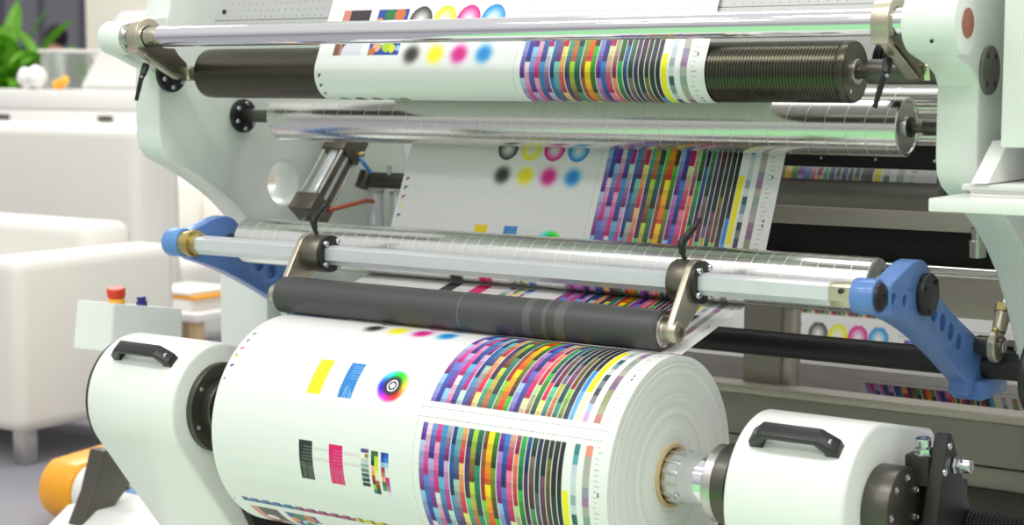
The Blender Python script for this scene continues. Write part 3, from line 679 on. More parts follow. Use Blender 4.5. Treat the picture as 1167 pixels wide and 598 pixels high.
# ------------------------------------------------------------------ perforated plate behind the web
t = thing('perforated_plate', 'grey leaning back plate with rows of tiny holes behind the web at the top', 'plate', (-1.85, 2.54, 1.25))
dz = Vector((0, .44, 1)).normalized(); nn = Vector((0, -dz.z, dz.y)); wa, wb = Vector((0, *segs[0][0])), Vector((0, *segs[0][1])); dz = (wa-wb).normalized(); nn = Vector((0, -dz.z, dz.y)); p0 = wb+dz*((1.264-wb.z)/dz.z)-nn*.010; p0.x = -2.555
bm = obox(p0+Vector((.71, 0, 0))+dz*.2, (1, 0, 0), dz, nn, 1.42, .4, .006, .001)
part('plate_sheet', bm, M['grey_plate'], t)
bm = bmesh.new()
for side in ((0, .30), (1.155, 1.40)):
    for r_ in range(5):
        x = side[0]+.02
        while x < side[1]:
            lathe([(0, .001), (.0005, .001), (.0005, 0)], p0+Vector((x, 0, 0))+dz*(.008+.0145*r_)+nn*.003, nn, 6, bm); x += .0165
o = part('perforations', bm, M['shaft'], t); o['kind'] = 'stuff'
part('seam', obox(p0+Vector((.71, 0, 0))+dz*.016+nn*.0032, (1, 0, 0), dz, nn, 1.42, .0012, .0008, 0), M['olive'], t)
bolt(p0+Vector((.02, 0, 0))+dz*.035+nn*.003, nn, .005, .003, 'bolt', t, M['blackm'])
part('bottom_lip', obox(p0+Vector((.71, 0, 0))+dz*(-.002), (1, 0, 0), dz, nn, 1.42, .006, .012, .001), M['grey_plate'], t)

# ------------------------------------------------------------------ roll stand arms with handles
def arm_outline():
    a = [(RY+.125*math.cos(t), RZ+.125*math.sin(t)) for t in np.radians(np.arange(84, 218, 5))]
    return a+[(2.596, .052), (2.72, .02), (2.90, .02), (2.72, .36), (2.66, .50), (2.62, .595), (2.60, .612)]
def handle(xc, group, label_parent, ln=.135):
    th = math.radians(131); d = Vector((0, math.cos(th), math.sin(th))); s = Vector((0, -math.sin(th), math.cos(th)))
    h = part('handle', bmesh_handle(xc, ln, d, s), M['black'], label_parent)
    for sx in (-1, 1):
        bolt(Vector((xc+sx*(ln/2+.002), RY, RZ))+d*.1415, (sx*.75, d.y*.66, d.z*.66), .006, .003, 'screw', h)
    return h
def bmesh_handle(xc, ln, d, s):
    C0 = Vector((xc, RY, RZ)); w = .0125; bm = bmesh.new()
    # side profile of a bridge handle in (x, radial)
    pr = [(-ln/2-.014, .1235), (-ln/2-.012, .137), (-ln/2+.012, .158), (ln/2-.012, .158), (ln/2+.012, .137), (ln/2+.014, .1235), (ln/2-.008, .1235), (ln/2-.008, .132), (ln/2-.02, .147), (-ln/2+.02, .147), (-ln/2+.008, .132), (-ln/2+.008, .1235)]
    a = [bm.verts.new(C0+Vector((x, 0, 0))+d*r-s*w) for x, r in pr]; b = [bm.verts.new(C0+Vector((x, 0, 0))+d*r+s*w) for x, r in pr]
    bm.faces.new(a); bm.faces.new(b[::-1]); n = len(pr)
    for i in range(n): bm.faces.new((a[i], a[(i+1) % n], b[(i+1) % n], b[i]))
    bmesh.ops.recalc_face_normals(bm, faces=bm.faces)
    bmesh.ops.bevel(bm, geom=bm.edges[:], offset=.0012, segments=2, profile=.5, affect='EDGES', clamp_overlap=True)
    return bm
LA = thing('roll_stand_arm', 'white roll stand arm with black handle holding the left end of the paper roll', 'stand arm', (-2.54, RY+.2, 0))
part('arm_body', plate_bm(arm_outline(), -2.66, -2.42, [], .008), M['white'], LA)
handle(-2.535, None, LA)
part('end_cover', lathe([(0, 0), (0, .120), (.006, .120), (.006, 0)], (-2.667, RY, RZ), (1, 0, 0), 48), M['blackm'], LA)
c = part('chuck_flange', lathe([(0, .0875), (.010, .0875), (.012, .085), (.012, .060), (.030, .060), (.032, .058), (.032, 0)], (-2.42, RY, RZ), (1, 0, 0), 56), M['shaft'], LA)
ring_bolts(-2.408, (RY, RZ), .073, 6, 1, .0045, c, 2.5, M['zinc'], .002)
part('chuck', lathe([(0, .0435), (.14, .0435), (.15, .040), (.15, 0)], (-2.39, RY, RZ), (1, 0, 0), 40), M['shaft'], LA)
t = part('inner_black_plate', plate_bm([(2.395, .425), (2.45, .315), (2.60, .05), (2.85, .05), (2.85, .40), (2.50, .48), (2.41, .44)], -2.42, -2.402, [], .002), M['blackm'], LA)  # thin black plate laid on the inner face of the left arm

RA_ = thing('roll_stand_arm', 'white roll stand arm with black handle holding the right end of the paper roll', 'stand arm', (-1.14, RY+.2, 0))
part('arm_body', plate_bm(arm_outline(), -1.245, -1.05, [], .008), M['white'], RA_)
handle(-1.145, None, RA_, .118)
part('chuck_expander', lathe([(0, .030), (.004, .040), (.012, .0425), (.108, .0425), (.112, .0415)], (-1.43, RY, RZ), (1, 0, 0), 64), M['chrome'], RA_)
bm = bmesh.new()
for k in range(14):                                         # expanding ribs of the chuck
    a = 2*PI*k/14; bar((-1.428, RY+.0425*math.cos(a), RZ+.0425*math.sin(a)), (-1.372, RY+.0425*math.cos(a+.12), RZ+.0425*math.sin(a+.12)), .008, .003, side=(0, -math.sin(a), math.cos(a)), bev=.001, bm=bm)
part('chuck_ribs', bm, M['steel'], RA_)
bolt((-1.375, RY-.036, RZ-.0235), (0, -.85, -.5), .006, .004, 'screw', RA_)
part('chuck_collar', lathe([(0, .0425), (0, .058), (.003, .0615), (.018, .0615), (.019, .060)], (-1.320, RY, RZ), (1, 0, 0), 64), M['steel'], RA_)
part('chuck_flange', lathe([(0, .060), (0, .0635), (.002, .065), (.024, .065), (.026, .063), (.026, .056), (.030, .056), (.030, .068), (.052, .068), (.054, .066), (.054, 0)], (-1.301, RY, RZ), (1, 0, 0), 64), M['shaft'], RA_)
d = part('bearing_cover', cyl((-1.05, RY, RZ), (-1.008, RY, RZ), .065, 56, .003), M['shaft'], RA_)
ring_bolts(-1.008, (RY, RZ), .048, 7, 1, .006, d, .5, M['steel'], .002)
# bracket plates bolted on the outer side of the right arm
t = thing('adjuster_bracket', 'black bracket with bright bolts on the outer side of the right stand arm', 'bracket', (-.99, 2.5, .48))
part('bracket_plate', plate_bm([(2.44, .565), (2.462, .634), (2.475, .634), (2.50, .60), (2.60, .44), (2.60, .34), (2.42, .34), (2.42, .50)], -.992, -.970, [], .002), M['blackm'], t)
part('bracket_block', box(-1.030, -.992, 2.442, 2.482, .560, .602, .003), M['blackm'], t)
part('bracket_block', box(-1.05, -.975, 2.47, 2.56, .37, .55, .003), M['blackm'], t)
def hexbolt(p, d, r=.011, parent=None):
    d = Vector(d).normalized(); p = Vector(p)
    b = part('hex_nut', lathe([(0, 0), (0, r*1.25), (.002, r*1.25), (.002, r*1.05), (.010, r*1.05), (.010, .0)], p, d, 6), M['zinc'], parent)
    part('bolt_head', lathe([(.008, r*.5), (.014, r*.5), (.014, r*.95), (.024, r*.95), (.025, r*.85), (.025, r*.5), (.020, r*.45), (.020, 0)], p, d, 20), M['zinc'], b)
hexbolt((-1.006, 2.458, .602), (0, -.15, 1), .0125, t)
hexbolt((-.968, 2.488, .585), (1, 0, 0), .0115, t)
hexbolt((-.968, 2.515, .475), (1, 0, 0), .010, t)
bolt((-.970, 2.466, .617), (1, 0, 0), .006, .003, 'screw', t); bolt((-.970, 2.45, .580), (1, 0, 0), .006, .003, 'screw', t)
bm = lathe([(x*.006+(.0028 if k else 0), .030 if k else .026) for x in range(60) for k in (0, 1)], (-.97, 2.56, .474), (1, 0, 0), 32)
tag(part('ribbed_spindle', bm, M['blackm']), 'black ribbed spindle running right from the adjuster bracket', 'spindle')

# ------------------------------------------------------------------ right hand shelf, papers, side cabinet
t = tag(part('work_shelf', box(-.985, -.35, 2.40, 2.86, .970, .9895, .002), M['white']), 'white work shelf fixed to the right side frame', 'shelf')
for i, (x0, y0, w, dpt, h) in enumerate(((-.935, 2.43, .30, .21, .012), (-.945, 2.425, .29, .20, .008), (-.80, 2.415, .28, .30, .004))):
    zz = .9895 if i != 1 else .9895+.0125
    lab = ('thicker stack of white paper at the left end of the work shelf', 'thin stack of white paper topping the thicker stack on the work shelf', 'large loose white sheets at the right of the paper stacks on the work shelf')[i]
    bm = bmesh.new()
    if i == 2:
        x0 = -.63
    n = 3 if h > .006 else 2
    for k in range(n): box(x0+.002*(k % 2), x0+w, y0-.001*(k % 2), y0+dpt, zz+h*k/n, zz+h*(k+1)/n-.0004, 0, bm)
    tag(part('paper_stack', bm, M['paper'], smooth=False), lab, 'paper')
t = thing('side_cabinet', 'white control cabinet above the work shelf at the right edge', 'cabinet', (-.7, 2.7, 1.06))
part('cabinet_body', box(-.903, -.40, 2.46, 3.2, 1.062, 1.75, .003), M['white'], t)
part('cabinet_side', plate_bm([(2.42, 1.0115), (2.50, 1.07), (3.2, 1.07), (3.2, 1.0115)], -.93, -.905, [], .001), M['white'], t)
k = part('knob', lathe([(0, .008), (.006, .008), (.008, .014), (.022, .015), (.024, .012), (.024, 0)], (-.843, 2.46, 1.238), (0, -1, 0), 24), M['black'], t)
t = thing('black_hand_wheel', 'black rounded hand wheel cut off at the right edge below the work shelf', 'hand wheel', (-.80, 2.56, .0))
part('wheel_rim', lathe([(0, .03), (0, .055), (.008, .065), (.022, .065), (.03, .055), (.03, .03)], (-.885, 2.565, .72), (1, 0, 0), 40, closed=True), M['black'], t)
part('wheel_hub', cyl((-.885, 2.565, .72), (-.745, 2.565, .72), .031), M['black'], t)
part('stand', box(-.75, -.69, 2.53, 2.60, .004, .76, .004), M['white'], t)

# ------------------------------------------------------------------ machine interior behind the rollers
part('black_back_panel', box(-2.05, XR_IN-.002, 3.28, 3.30, .79, 1.17, .001), M['deep'], MACH)
t = MACH
part('cover_strip', box(-1.72, XR_IN-.005, 3.035, 3.045, 1.000, 1.052, .001), M['deep'], t)
for x_ in (-1.46, -1.35, -1.235, -1.13): bolt((x_, 3.035, 1.012), (0, -1, 0), .003, .002, 'screw', t)
t = thing('grey_inner_roller', 'dull grey inner roller in the dark interior right of the hanging web', 'roller', (-1.5, 3.13, .945))
part('roller_body', cyl((-1.95, 3.13, .950), (-1.250, 3.13, .950), .040, 64, .001), M['dull'], t)
part('shaft', cyl((-1.255, 3.13, .950), (XR_IN, 3.13, .950), .010), M['steel'], t)
# thin sheet carrying a painted reflection of print on the inner roller
Us = np.arange(0, .70, .002); pth = np.array([(3.0865+.0035*k*k/14., .968+.0033*k) for k in range(8)])[::-1]
stripe = paint(np.broadcast_to(.30+Us*.8, (8, len(Us))).copy(), np.broadcast_to(np.linspace(.1, .12, 8)[:, None], (8, len(Us))).copy(), 'A')*.55+90
tag(link('print_reflection', sheet_mesh('print_reflection', pth, Us, stripe, -1.95), M['ink'], smooth=False), 'narrow band with a painted reflection of print on the grey inner roller', 'paper')
part('flat_cross_rail', box(-2.0, -1.10, 3.02, 3.035, .886, .920, .002), M['taupe_l'], MACH)
tag(part('limit_knob', lathe([(0, .010), (.02, .010), (.022, .014), (.05, .014), (.05, 0)], (-1.085, 2.86, .91), (0, .1, -1), 24), M['steel']), 'small steel knob hanging beneath the work shelf corner', 'knob')
part('thin_bright_rail', cyl((-2.0, 3.2, .795), (XR_IN-.005, 3.2, .795), .0085, 24), M['steel'], MACH)
part('grey_apron_panel', box(-2.0, XR_IN-.002, 3.24, 3.26, .70, .778, .002), M['taupe_l'], MACH)
# items seen between ridged roller and right frame
tag(part('ribbed_bellows', lathe([(x*.0085+(.004 if k else 0), .030 if k else .024) for x in range(16) for k in (0, 1)], (-1.21, 2.72, 1.19), (1, 0, 0), 32), M['black']), 'black ribbed bellows behind the chrome bar at the right end', 'bellows')
tag(part('upper_idler_roller', cyl((-1.9, 2.93, 1.118), (XR_IN, 2.93, 1.118), .028, 48), M['grooved']), 'thin silver idler roller behind the right end of the ridged roller', 'roller')
tag(part('rear_idler_roller', cyl((-1.9, 3.0, 1.060), (XR_IN, 3.0, 1.060), .020, 48), M['grooved']), 'slender silver idler roller behind the end of the thick silver roller', 'roller')
part('white_back_board', box(-1.95, XR_IN-.002, 3.1, 3.12, 1.055, 1.5, .002), M['white'], MACH)
part('grey_top_beam', box(-1.95, XR_IN-.002, 2.80, 2.84, 1.262, 1.29, .002), M['taupe_l'], MACH)

# machine base
t = MACH
part('base_beam', box(-2.685, -1.025, 3.20, 3.34, .425, .514, .006), M['taupe'], t)
part('beam_ledge', box(-2.685, -1.025, 3.19, 3.25, .513, .531, .003), M['taupe_l'], t)
part('lower_rail', box(-2.685, -1.025, 3.25, 3.34, .37, .412, .004), M['taupe_l'], t)
part('kick_plate', box(-2.685, -1.025, 3.30, 3.34, .10, .37, .004), M['taupe_d'], t)
part('post', box(-1.725, -1.640, 3.23, 3.33, .51, .80, .004), M['taupe'], t)
part('post', box(-2.60, -2.48, 3.23, 3.33, .52, .80, .004), M['taupe'], t)
part('post_lining', box(-1.640, -1.618, 3.24, 3.262, .51, .69, .002), M['taupe_l'], t)
# rear print web
Ub = np.arange(0, .84, .002); pb = np.array([(4.05-.0006*k, .645-.0030*k) for k in range(60)])
# rear sheets are the same artwork further back in the press
Rb = paint(np.broadcast_to(Ub, (60, len(Ub))).copy(), np.broadcast_to(np.linspace(-.125, .055, 60)[:, None], (60, len(Ub))).copy(), 'C')
tag(link('rear_printed_web', sheet_mesh('rear_printed_web', pb, Ub, Rb, -2.180), M['ink'], smooth=False), 'second printed web with cyan magenta yellow and black discs, seen behind the black tube', 'paper web')
pb2 = np.array([(3.42+.0012*k, .548-.0018*k) for k in range(50)])
Rb2 = paint(np.broadcast_to(Ub, (50, len(Ub))).copy(), np.broadcast_to(np.linspace(.165, .30, 50)[:, None], (50, len(Ub))).copy(), 'B')
Rb2[:, Ub < .46] = (228, 228, 226)
tag(link('rear_lower_web', sheet_mesh('rear_lower_web', pb2[::-1], Ub, Rb2, -2.02), M['ink'], smooth=False), 'lower run of printed paper peeking out under the black tube', 'paper web')
part('rear_white_panel', box(-3.2, -1.03, 4.30, 4.33, .02, .9, .003), M['counter'], MACH)
part('base_tray', box(-2.3, -1.03, 3.02, 3.19, .30, .33, .003), M['white'], MACH)

# left outer column and control box
part('rear_column', box(-2.93, -2.78, 2.91, 3.5, 0, .84, .004), M['frame'], MACH)
t = thing('control_box', 'white control box with red and blue push buttons behind the left stand arm', 'control box', (-2.91, 2.62, .56))
tp = [Vector((-2.980, 2.527, .683)), Vector((-2.892, 2.553, .678)), Vector((-2.851, 2.715, .652)), Vector((-2.939, 2.689, .657))]
bt = [Vector((-2.981, 2.513, .577)), Vector((-2.89, 2.540, .573)), Vector((-2.847, 2.707, .559)), Vector((-2.938, 2.680, .563))]
bm = bmesh.new(); a = [bm.verts.new(p) for p in tp]; b = [bm.verts.new(p) for p in bt]
bm.faces.new(a); bm.faces.new(b[::-1])
for i in range(4): bm.faces.new((a[i], b[i], b[(i+1) % 4], a[(i+1) % 4]))
bmesh.ops.bevel(bm, geom=bm.edges[:], offset=.002, segments=2, affect='EDGES')
part('box_body', bm, M['white'], t)
s = part('stop_button_base', lathe([(0, .018), (.018, .018), (.02, .016), (.02, 0)], (-2.918, 2.585, .667), (.05, -.1, 1), 32), M['yellow'], t)
part('stop_button', lathe([(0, .017), (.002, .0195), (.018, .0205), (.022, .018), (.023, 0)], (-2.917, 2.583, .686), (.05, -.1, 1), 32), M['red'], t)
s = part('push_button', lathe([(0, .012), (.014, .012), (.015, .009), (.02, .0105), (.024, .0095), (.024, 0)], (-2.905, 2.645, .660), (.05, -.1, 1), 28), M['navy'], t)
part('support_bracket', bar((-2.89, 2.68, .568), (-2.86, 2.912, .50), .03, .02), M['white'], t)

# orange belt roll at lower left, brackets, white cover
def capsule(r): return [(3.02+r*math.cos(a), .088+r*math.sin(a)) for a in np.radians(np.arange(112, 271, 12))]+[(3.44+r*math.cos(a), .110+r*math.sin(a)) for a in np.radians(np.arange(-78, 104, 14))]
t = thing('belt_roller_unit', 'low belt unit with yellow orange belt and white side at the lower left', 'belt unit', (-3.6, 3.1, 0))
part('orange_belt', plate_bm(capsule(.084), -3.64, -3.52, [], .012), M['orange'], t)
part('side_plate', plate_bm(capsule(.076), -3.52, -3.465, [], .008), M['white'], t)
part('hub', cyl((-3.465, 3.02, .088), (-3.435, 3.02, .088), .055, 40, .004), M['blackm'], t)
tag(part('floor_bracket', plate_bm([(2.74, .0), (2.78, .05), (2.925, .178), (2.855, .262), (2.825, .262), (2.792, .165), (2.70, .0)], -3.30, -3.25, [], .004), M['shaft']), 'dark grey sloping floor bracket between the orange belt unit and the left stand arm', 'bracket')
t = thing('base_cover', 'white sloping floor cover with a blue stripe under the left stand arm', 'cover', (-3.0, 2.8, 0))
part('cover_body', plate_bm([(2.60, .0), (3.40, .0), (3.30, .12), (2.80, .12)], -3.36, -2.935, [], .01), M['white'], t)
part('blue_stripe', box(-3.345, -3.285, 2.97, 3.04, .1201, .1225, .0005), M['hose_blue'], t)

# ------------------------------------------------------------------ lounge furniture and hall behind
def sofa(x0, x1, y0, y1, h, hb, label, backside='x'):
    t = thing('armchair', label, 'armchair', ((x0+x1)/2, (y0+y1)/2, 0))
    part('arm', box(x1-.18, x1, y0, y1, .11, h, .045, seg=5), M['leather'], t)
    part('arm', box(x0, x0+.18, y0, y1, .11, h, .045, seg=5), M['leather'], t)
    part('seat_cushion', box(x0+.17, x1-.17, y0+.03, y1-.1, .12, h-.18, .04, seg=4), M['leather'], t)
    part('backrest', box(x0+.185, x1-.185, y1-.22, y1-.005, .115, hb, .05, seg=5), M['leather'], t)
    for lx in (x0+.09, x1-.09):
        for ly in (y0+.09, y1-.09): part('leg', box(lx-.026, lx+.026, ly-.026, ly+.026, 0, .115, .003), M['steel'], t)
sofa(-5.35, -4.16, 3.30, 3.945, .635, .70, 'cream cube armchair with steel legs nearest at the left edge')
t = thing('sofa', 'cream high backed sofa behind the nearest cube armchair', 'sofa', (-5.9, 4.9, 0))
part('backrest', box(-7.0, -5.02, 4.55, 4.80, .11, .985, .05, seg=4), M['leather'], t)
part('seat_cushion', box(-7.0, -5.02, 4.78, 5.5, .12, .45, .05, seg=4), M['leather'], t)
for lx in (-6.9, -5.12):
    for ly in (4.65, 5.4): part('leg', box(lx-.026, lx+.026, ly-.026, ly+.026, 0, .115, .003), M['steel'], t)
t = thing('armchair', 'cream armchair further back, right of the high backed sofa', 'armchair', (-5.9, 5.8, 0))
part('backrest', box(-6.05, -5.75, 5.60, 5.72, .11, .72, .05, seg=4), M['leather'], t)
part('arm', box(-5.74, -5.58, 5.58, 6.3, .11, .67, .045, seg=4), M['leather'], t)
part('arm', box(-6.22, -6.06, 5.58, 5.97, .11, .67, .045, seg=4), M['leather'], t)
part('seat_cushion', box(-6.05, -5.75, 5.73, 5.97, .12, .42, .04, seg=4), M['leather'], t)
for lx in (-6.14, -5.66):
    for ly in (5.66, 5.90): part('leg', box(lx-.026, lx+.026, ly-.026, ly+.026, 0, .115, .003), M['steel'], t)
# side table with magazines seen past the armchair
t = thing('side_table', 'light wooden side table seen between the armchair and the pale column', 'table', (-4.6, 4.6, 0))
part('table_top', box(-4.95, -4.50, 4.35, 4.75, .30, .33, .004), M['counter'], t)
for lx in (-4.92, -4.53):
    for ly in (4.38, 4.72): part('leg', box(lx-.02, lx+.02, ly-.02, ly+.02, 0, .30, .002), M['wood'], t)
for i, (m_, x_, z_) in enumerate((('paper', -4.74, .33), ('orange', -4.72, .372), ('paper', -4.75, .386))):
    tag(part('magazine_stack', box(x_-.1, x_+.16, 4.40, 4.65, z_, z_+(.04, .012, .012)[i], .002), M[m_]), ('thick white stack of brochures on the side table', 'thin orange brochure between white brochures on the side table', 'white brochure topmost on the side table')[i], 'brochure')

t = thing('reception_counter', 'long white counter with grooved front and small dark handles', 'counter', (-7.7, 6.3, 0))
part('counter_body', box(-10.2, -6.35, 6.0, 6.6, 0, 1.00, .004), M['counter'], t)
part('counter_upper', box(-10.2, -6.35, 6.012, 6.6, 1.006, 1.105, .004), M['counter'], t)
for x_ in (-7.62, -6.82): part('handle', box(x_-.05, x_+.05, 5.985, 6.0, .953, .975, .003), M['shaft'], t)
bm = bmesh.new(); prof = [(-7.15, 1.107), (-6.84, 1.50), (-5.6, 1.50), (-5.6, 1.107)]
a = [bm.verts.new((x, 6.1, z)) for x, z in prof]; b = [bm.verts.new((x, 6.5, z)) for x, z in prof]
bm.faces.new(a); bm.faces.new(b[::-1])
for i in range(4): bm.faces.new((a[i], a[(i+1) % 4], b[(i+1) % 4], b[i]))
bmesh.ops.bevel(bm, geom=bm.edges[:], offset=.02, segments=3, affect='EDGES')
tag(part('sloping_white_machine_hood', bm, M['counter']), 'white machine hood with a sloping left edge standing on the counter', 'machine hood')
tag(part('cream_partition', box(-8.35, -6.0, 7.2, 7.35, 0, 3.2, .01), M['cream']), 'tall cream partition behind the sloping white hood', 'partition')
# hall shell
o = part('floor', box(-16, 8, -9, 14, -.1, 0, 0), M['carpet'], smooth=False); o['kind'] = 'structure'
o = part('trim_1', box(-3.05, .6, -1.6, 1.75, 0, .004, 0), M['green_floor'], smooth=False); o['kind'] = 'structure'
o = part('trim_3', box(-2.95, .6, 1.75, 2.9, 0, .004, 0), M['pale_floor'], smooth=False); o['kind'] = 'structure'
o = part('wall_back', box(-16, 8, 11.8, 12, 0, 6, 0), M['violet'], smooth=False); o['kind'] = 'structure'
bm = bmesh.new()
for x_ in np.arange(-15.6, -4, .62): box(x_, x_+.03, 11.76, 11.81, 0, 6, 0, bm)
o = part('trim_2', bm, mat('wall_seam', (104, 102, 112), .8), smooth=False); o['kind'] = 'structure'

# plant
def leaf_bm(bm, base, yaw, ln, w, lift, droop):
    d = Vector((math.cos(yaw), math.sin(yaw), 0)); s = Vector((-math.sin(yaw), math.cos(yaw), 0)); prev = None; N = 8
    for i in range(N+1):
        t_ = i/N; c = Vector(base)+d*ln*t_*.8+Vector((0, 0, lift*t_*1.6-droop*t_*t_*1.6)); ww = w*math.sin(PI*min(.98, t_*.95+.04))**.8
        cur = [bm.verts.new(c-s*ww+Vector((0, 0, .02*ww/w))), bm.verts.new(c-Vector((0, 0, .02))), bm.verts.new(c+s*ww+Vector((0, 0, .02*ww/w)))]
        if prev:
            bm.faces.new((prev[0], prev[1], cur[1], cur[0])); bm.faces.new((prev[1], prev[2], cur[2], cur[1]))
        prev = cur
t = thing('potted_plant', 'leafy green plant behind the white counter at the far left', 'plant', (-10.75, 8.6, 0))
bm = bmesh.new(); random.seed(9)
for k in range(64): leaf_bm(bm, (-10.75+random.uniform(-.3, .3), 8.6+random.uniform(-.1, .2), random.uniform(.85, 1.3)), random.uniform(0, 2*PI), random.uniform(.35, .7), random.uniform(.05, .09), random.uniform(.05, .4), random.uniform(.0, .3))
bmesh.ops.solidify(bm, geom=bm.faces[:], thickness=.004)
part('foliage', bm, M['leaf'], t)
part('stem', cyl((-10.75, 8.6, .4), (-10.75, 8.6, 1.2), .03), M['wood'], t)
part('pot', lathe([(0, 0), (0, .16), (.40, .21), (.42, .22), (.42, .19), (.38, .18), (.38, 0)], (-10.75, 8.6, 0), (0, 0, 1), 40), M['counter'], t)

# person behind the counter
PXY = (-12.55, 10.5, 0)
def skin_body():
    bm = bmesh.new(); B = Vector(PXY)+Vector((0, .02, 0)); J = {}
    def v(n, x, y, z, r): J[n] = (bm.verts.new(B+Vector((x, y, z))), r)
    v('pel', 0, 0, .84, .13); v('wst', 0, 0, 1.0, .115); v('chest', 0, -.02, 1.18, .135); v('neck', 0, -.03, 1.34, .055); v('head0', 0, -.05, 1.40, .07); v('head1', 0, -.06, 1.47, .082); v('head2', 0, -.055, 1.54, .06)
    for s_, n in ((-1, 'L'), (1, 'R')):
        v('sh'+n, s_*.17, -.02, 1.27, .06); v('el'+n, s_*.24, -.10, 1.03, .042); v('wr'+n, s_*.17, -.32, .99, .030); v('ha'+n, s_*.14, -.40, 1.0, .032)
        v('hip'+n, s_*.09, 0, .80, .095); v('kn'+n, s_*.10, -.02, .44, .062); v('an'+n, s_*.11, .01, .08, .042); v('to'+n, s_*.12, -.14, .045, .036)
    E = [('pel', 'wst'), ('wst', 'chest'), ('chest', 'neck'), ('neck', 'head0'), ('head0', 'head1'), ('head1', 'head2')]
    for n in 'LR': E += [('chest', 'sh'+n), ('sh'+n, 'el'+n), ('el'+n, 'wr'+n), ('wr'+n, 'ha'+n), ('pel', 'hip'+n), ('hip'+n, 'kn'+n), ('kn'+n, 'an'+n), ('an'+n, 'to'+n)]
    for a, b in E: bm.edges.new((J[a][0], J[b][0]))
    bm.verts.ensure_lookup_table(); rad = [None]*len(bm.verts)
    for i, (vv, r) in enumerate(J.values()): rad[i] = r
    me = bpy.data.meshes.new('person'); bm.to_mesh(me); bm.free()
    o = bpy.data.objects.new('tmp', me); COL.objects.link(o)
    o.modifiers.new('s', 'SKIN'); me_sv = me.skin_vertices[0].data
    for i, r in enumerate(rad): me_sv[i].radius = (r, r)
    me_sv[0].use_root = True
    sub = o.modifiers.new('u', 'SUBSURF'); sub.levels = 2; sub.render_levels = 2
    dg = bpy.context.evaluated_depsgraph_get(); m2 = bpy.data.meshes.new_from_object(o.evaluated_get(dg)); bpy.data.objects.remove(o)
    return m2
t = thing('person', 'person with dark hair in a grey green top leaning over behind the counter', 'person', PXY)
link('body', skin_body(), M['skin'], t)
bm = bmesh.new(); bmesh.ops.create_uvsphere(bm, u_segments=24, v_segments=16, radius=.105); bmesh.ops.scale(bm, vec=(.95, 1.05, 1.08), verts=bm.verts); bmesh.ops.translate(bm, vec=(PXY[0], PXY[1]-.02, 1.535), verts=bm.verts)
part('hair', bm, M['hair'], t)
bm = lathe([(0, .15), (.12, .155), (.3, .165), (.42, .17), (.46, .12), (.48, .07), (.46, .06)], (PXY[0], PXY[1]-.02, .86), (0, 0, 1), 32)
part('shirt', bm, M['shirt'], t)
# bags and clear box on the counter
t = thing('clear_display_box', 'pale translucent looking display box on the counter beside the person', 'box', (-7.4, 6.3, 1.105))
bm = box(-7.50, -7.32, 6.15, 6.4, 1.107, 1.30, .01); part('box_body', bm, M['clear'], t)
part('lid', box(-7.51, -7.31, 6.14, 6.41, 1.30, 1.315, .004), M['counter'], t)
for i, (x_, z_, s_) in enumerate(((-7.47, 1.107, .075), (-7.25, 1.107, .04))):
    bm = bmesh.new(); bmesh.ops.create_icosphere(bm, subdivisions=3, radius=s_); bmesh.ops.scale(bm, vec=(1.3, .8, .8), verts=bm.verts)
    for v_ in bm.verts: v_.co += Vector((math.sin(v_.co.z*60), math.cos(v_.co.x*50), math.sin(v_.co.x*70)))*.01
    bmesh.ops.translate(bm, vec=(x_, 6.08, z_+s_*.8), verts=bm.verts)
    tag(part('crumpled_bag', bm, M[('paper', 'orange')[i]]), ('white crumpled bag on the counter in front of the clear box', 'small orange crumpled packet on the counter')[i], 'bag')

for base, grp in (('air_valve', 'air valves beside the pneumatic cylinder'), ('bar_clamp', 'clamps on the chrome bar'), ('blue_swing_arm', 'blue swing arms'), ('roll_stand_arm', 'roll stand arms with handles'),
                  ('paper_stack', 'paper stacks on the work shelf'), ('magazine_stack', 'brochures on the side table'), ('armchair', 'cream lounge armchairs'), ('crumpled_bag', 'small bags on the counter')):
    for o in bpy.data.objects:
        if o.name.split('.')[0] == base and o.parent is None: o['group'] = grp

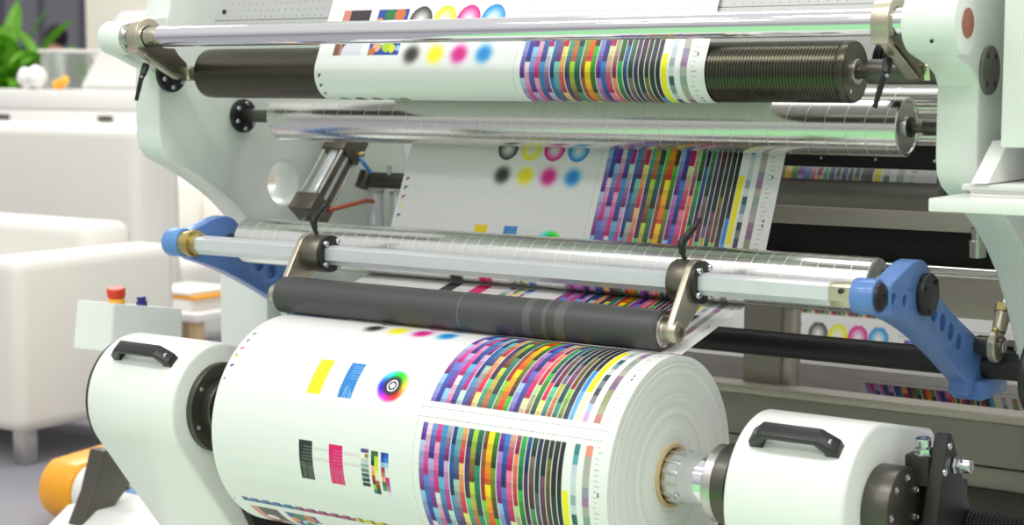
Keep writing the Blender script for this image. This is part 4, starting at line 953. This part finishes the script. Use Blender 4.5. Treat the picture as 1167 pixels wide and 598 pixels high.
# ------------------------------------------------------------------ light and camera
w = bpy.data.worlds.new('World'); bpy.context.scene.world = w; w.use_nodes = True
nt = w.node_tree; bg = nt.nodes['Background']
tc = nt.nodes.new('ShaderNodeTexCoord'); sp = nt.nodes.new('ShaderNodeSeparateXYZ'); nt.links.new(tc.outputs['Generated'], sp.inputs[0])
rp = nt.nodes.new('ShaderNodeValToRGB'); nt.links.new(sp.outputs['Z'], rp.inputs[0])
rp.color_ramp.elements[0].position = 0; rp.color_ramp.elements[0].color = (.56, .56, .55, 1)
rp.color_ramp.elements[1].position = 1; rp.color_ramp.elements[1].color = (1, 1, 1, 1)
e = rp.color_ramp.elements.new(.12); e.color = (.72, .72, .71, 1)
e = rp.color_ramp.elements.new(.35); e.color = (.95, .95, .94, 1)
nt.links.new(rp.outputs[0], bg.inputs[0]); bg.inputs[1].default_value = .92
def area(x, y, z, sx, sy, p, rx=0, rz=0):
    l = bpy.data.lights.new('ceiling_and_fill_lamp', 'AREA'); l.shape = 'RECTANGLE'; l.size = sx; l.size_y = sy; l.energy = p; l.color = (1, .99, .96)
    o = bpy.data.objects.new('ceiling_and_fill_lamp', l); COL.objects.link(o); o.location = (x, y, z); o.rotation_euler = (rx, 0, rz)
for (x, y) in ((-3.2, .3), (-1.2, .3), (.8, .3), (-3.2, -2.2), (-.8, -2.2), (2.2, 1.6)): area(x, y, 4.2, 1.6, .5, 38)  # last lamp is an unseen fill, added to brighten the right frame's outer face
area(-2.0, 3.6, 4.2, 2.5, 1.0, 60); area(-6.5, 5.0, 4.2, 3, 1.5, 150); area(-9, 8.5, 4.2, 3, 1.5, 120)

cam = bpy.data.cameras.new('Camera'); co = bpy.data.objects.new('Camera', cam); COL.objects.link(co)
co.location = (0, 0, 1.16); co.rotation_euler = (math.radians(90-5.966), 0, math.radians(125.680-90))
cam.sensor_fit = 'HORIZONTAL'; cam.sensor_width = 36; cam.lens = 2000/1167*36; cam.clip_end = 60
cam.dof.use_dof = True; cam.dof.focus_distance = 2.95; cam.dof.aperture_fstop = 4.6
sc = bpy.context.scene; sc.camera = co
vs = sc.view_settings; vs.view_transform = 'Standard'; vs.look = 'None'; vs.gamma = 1; vs.exposure = -.08; vs.use_curve_mapping = False
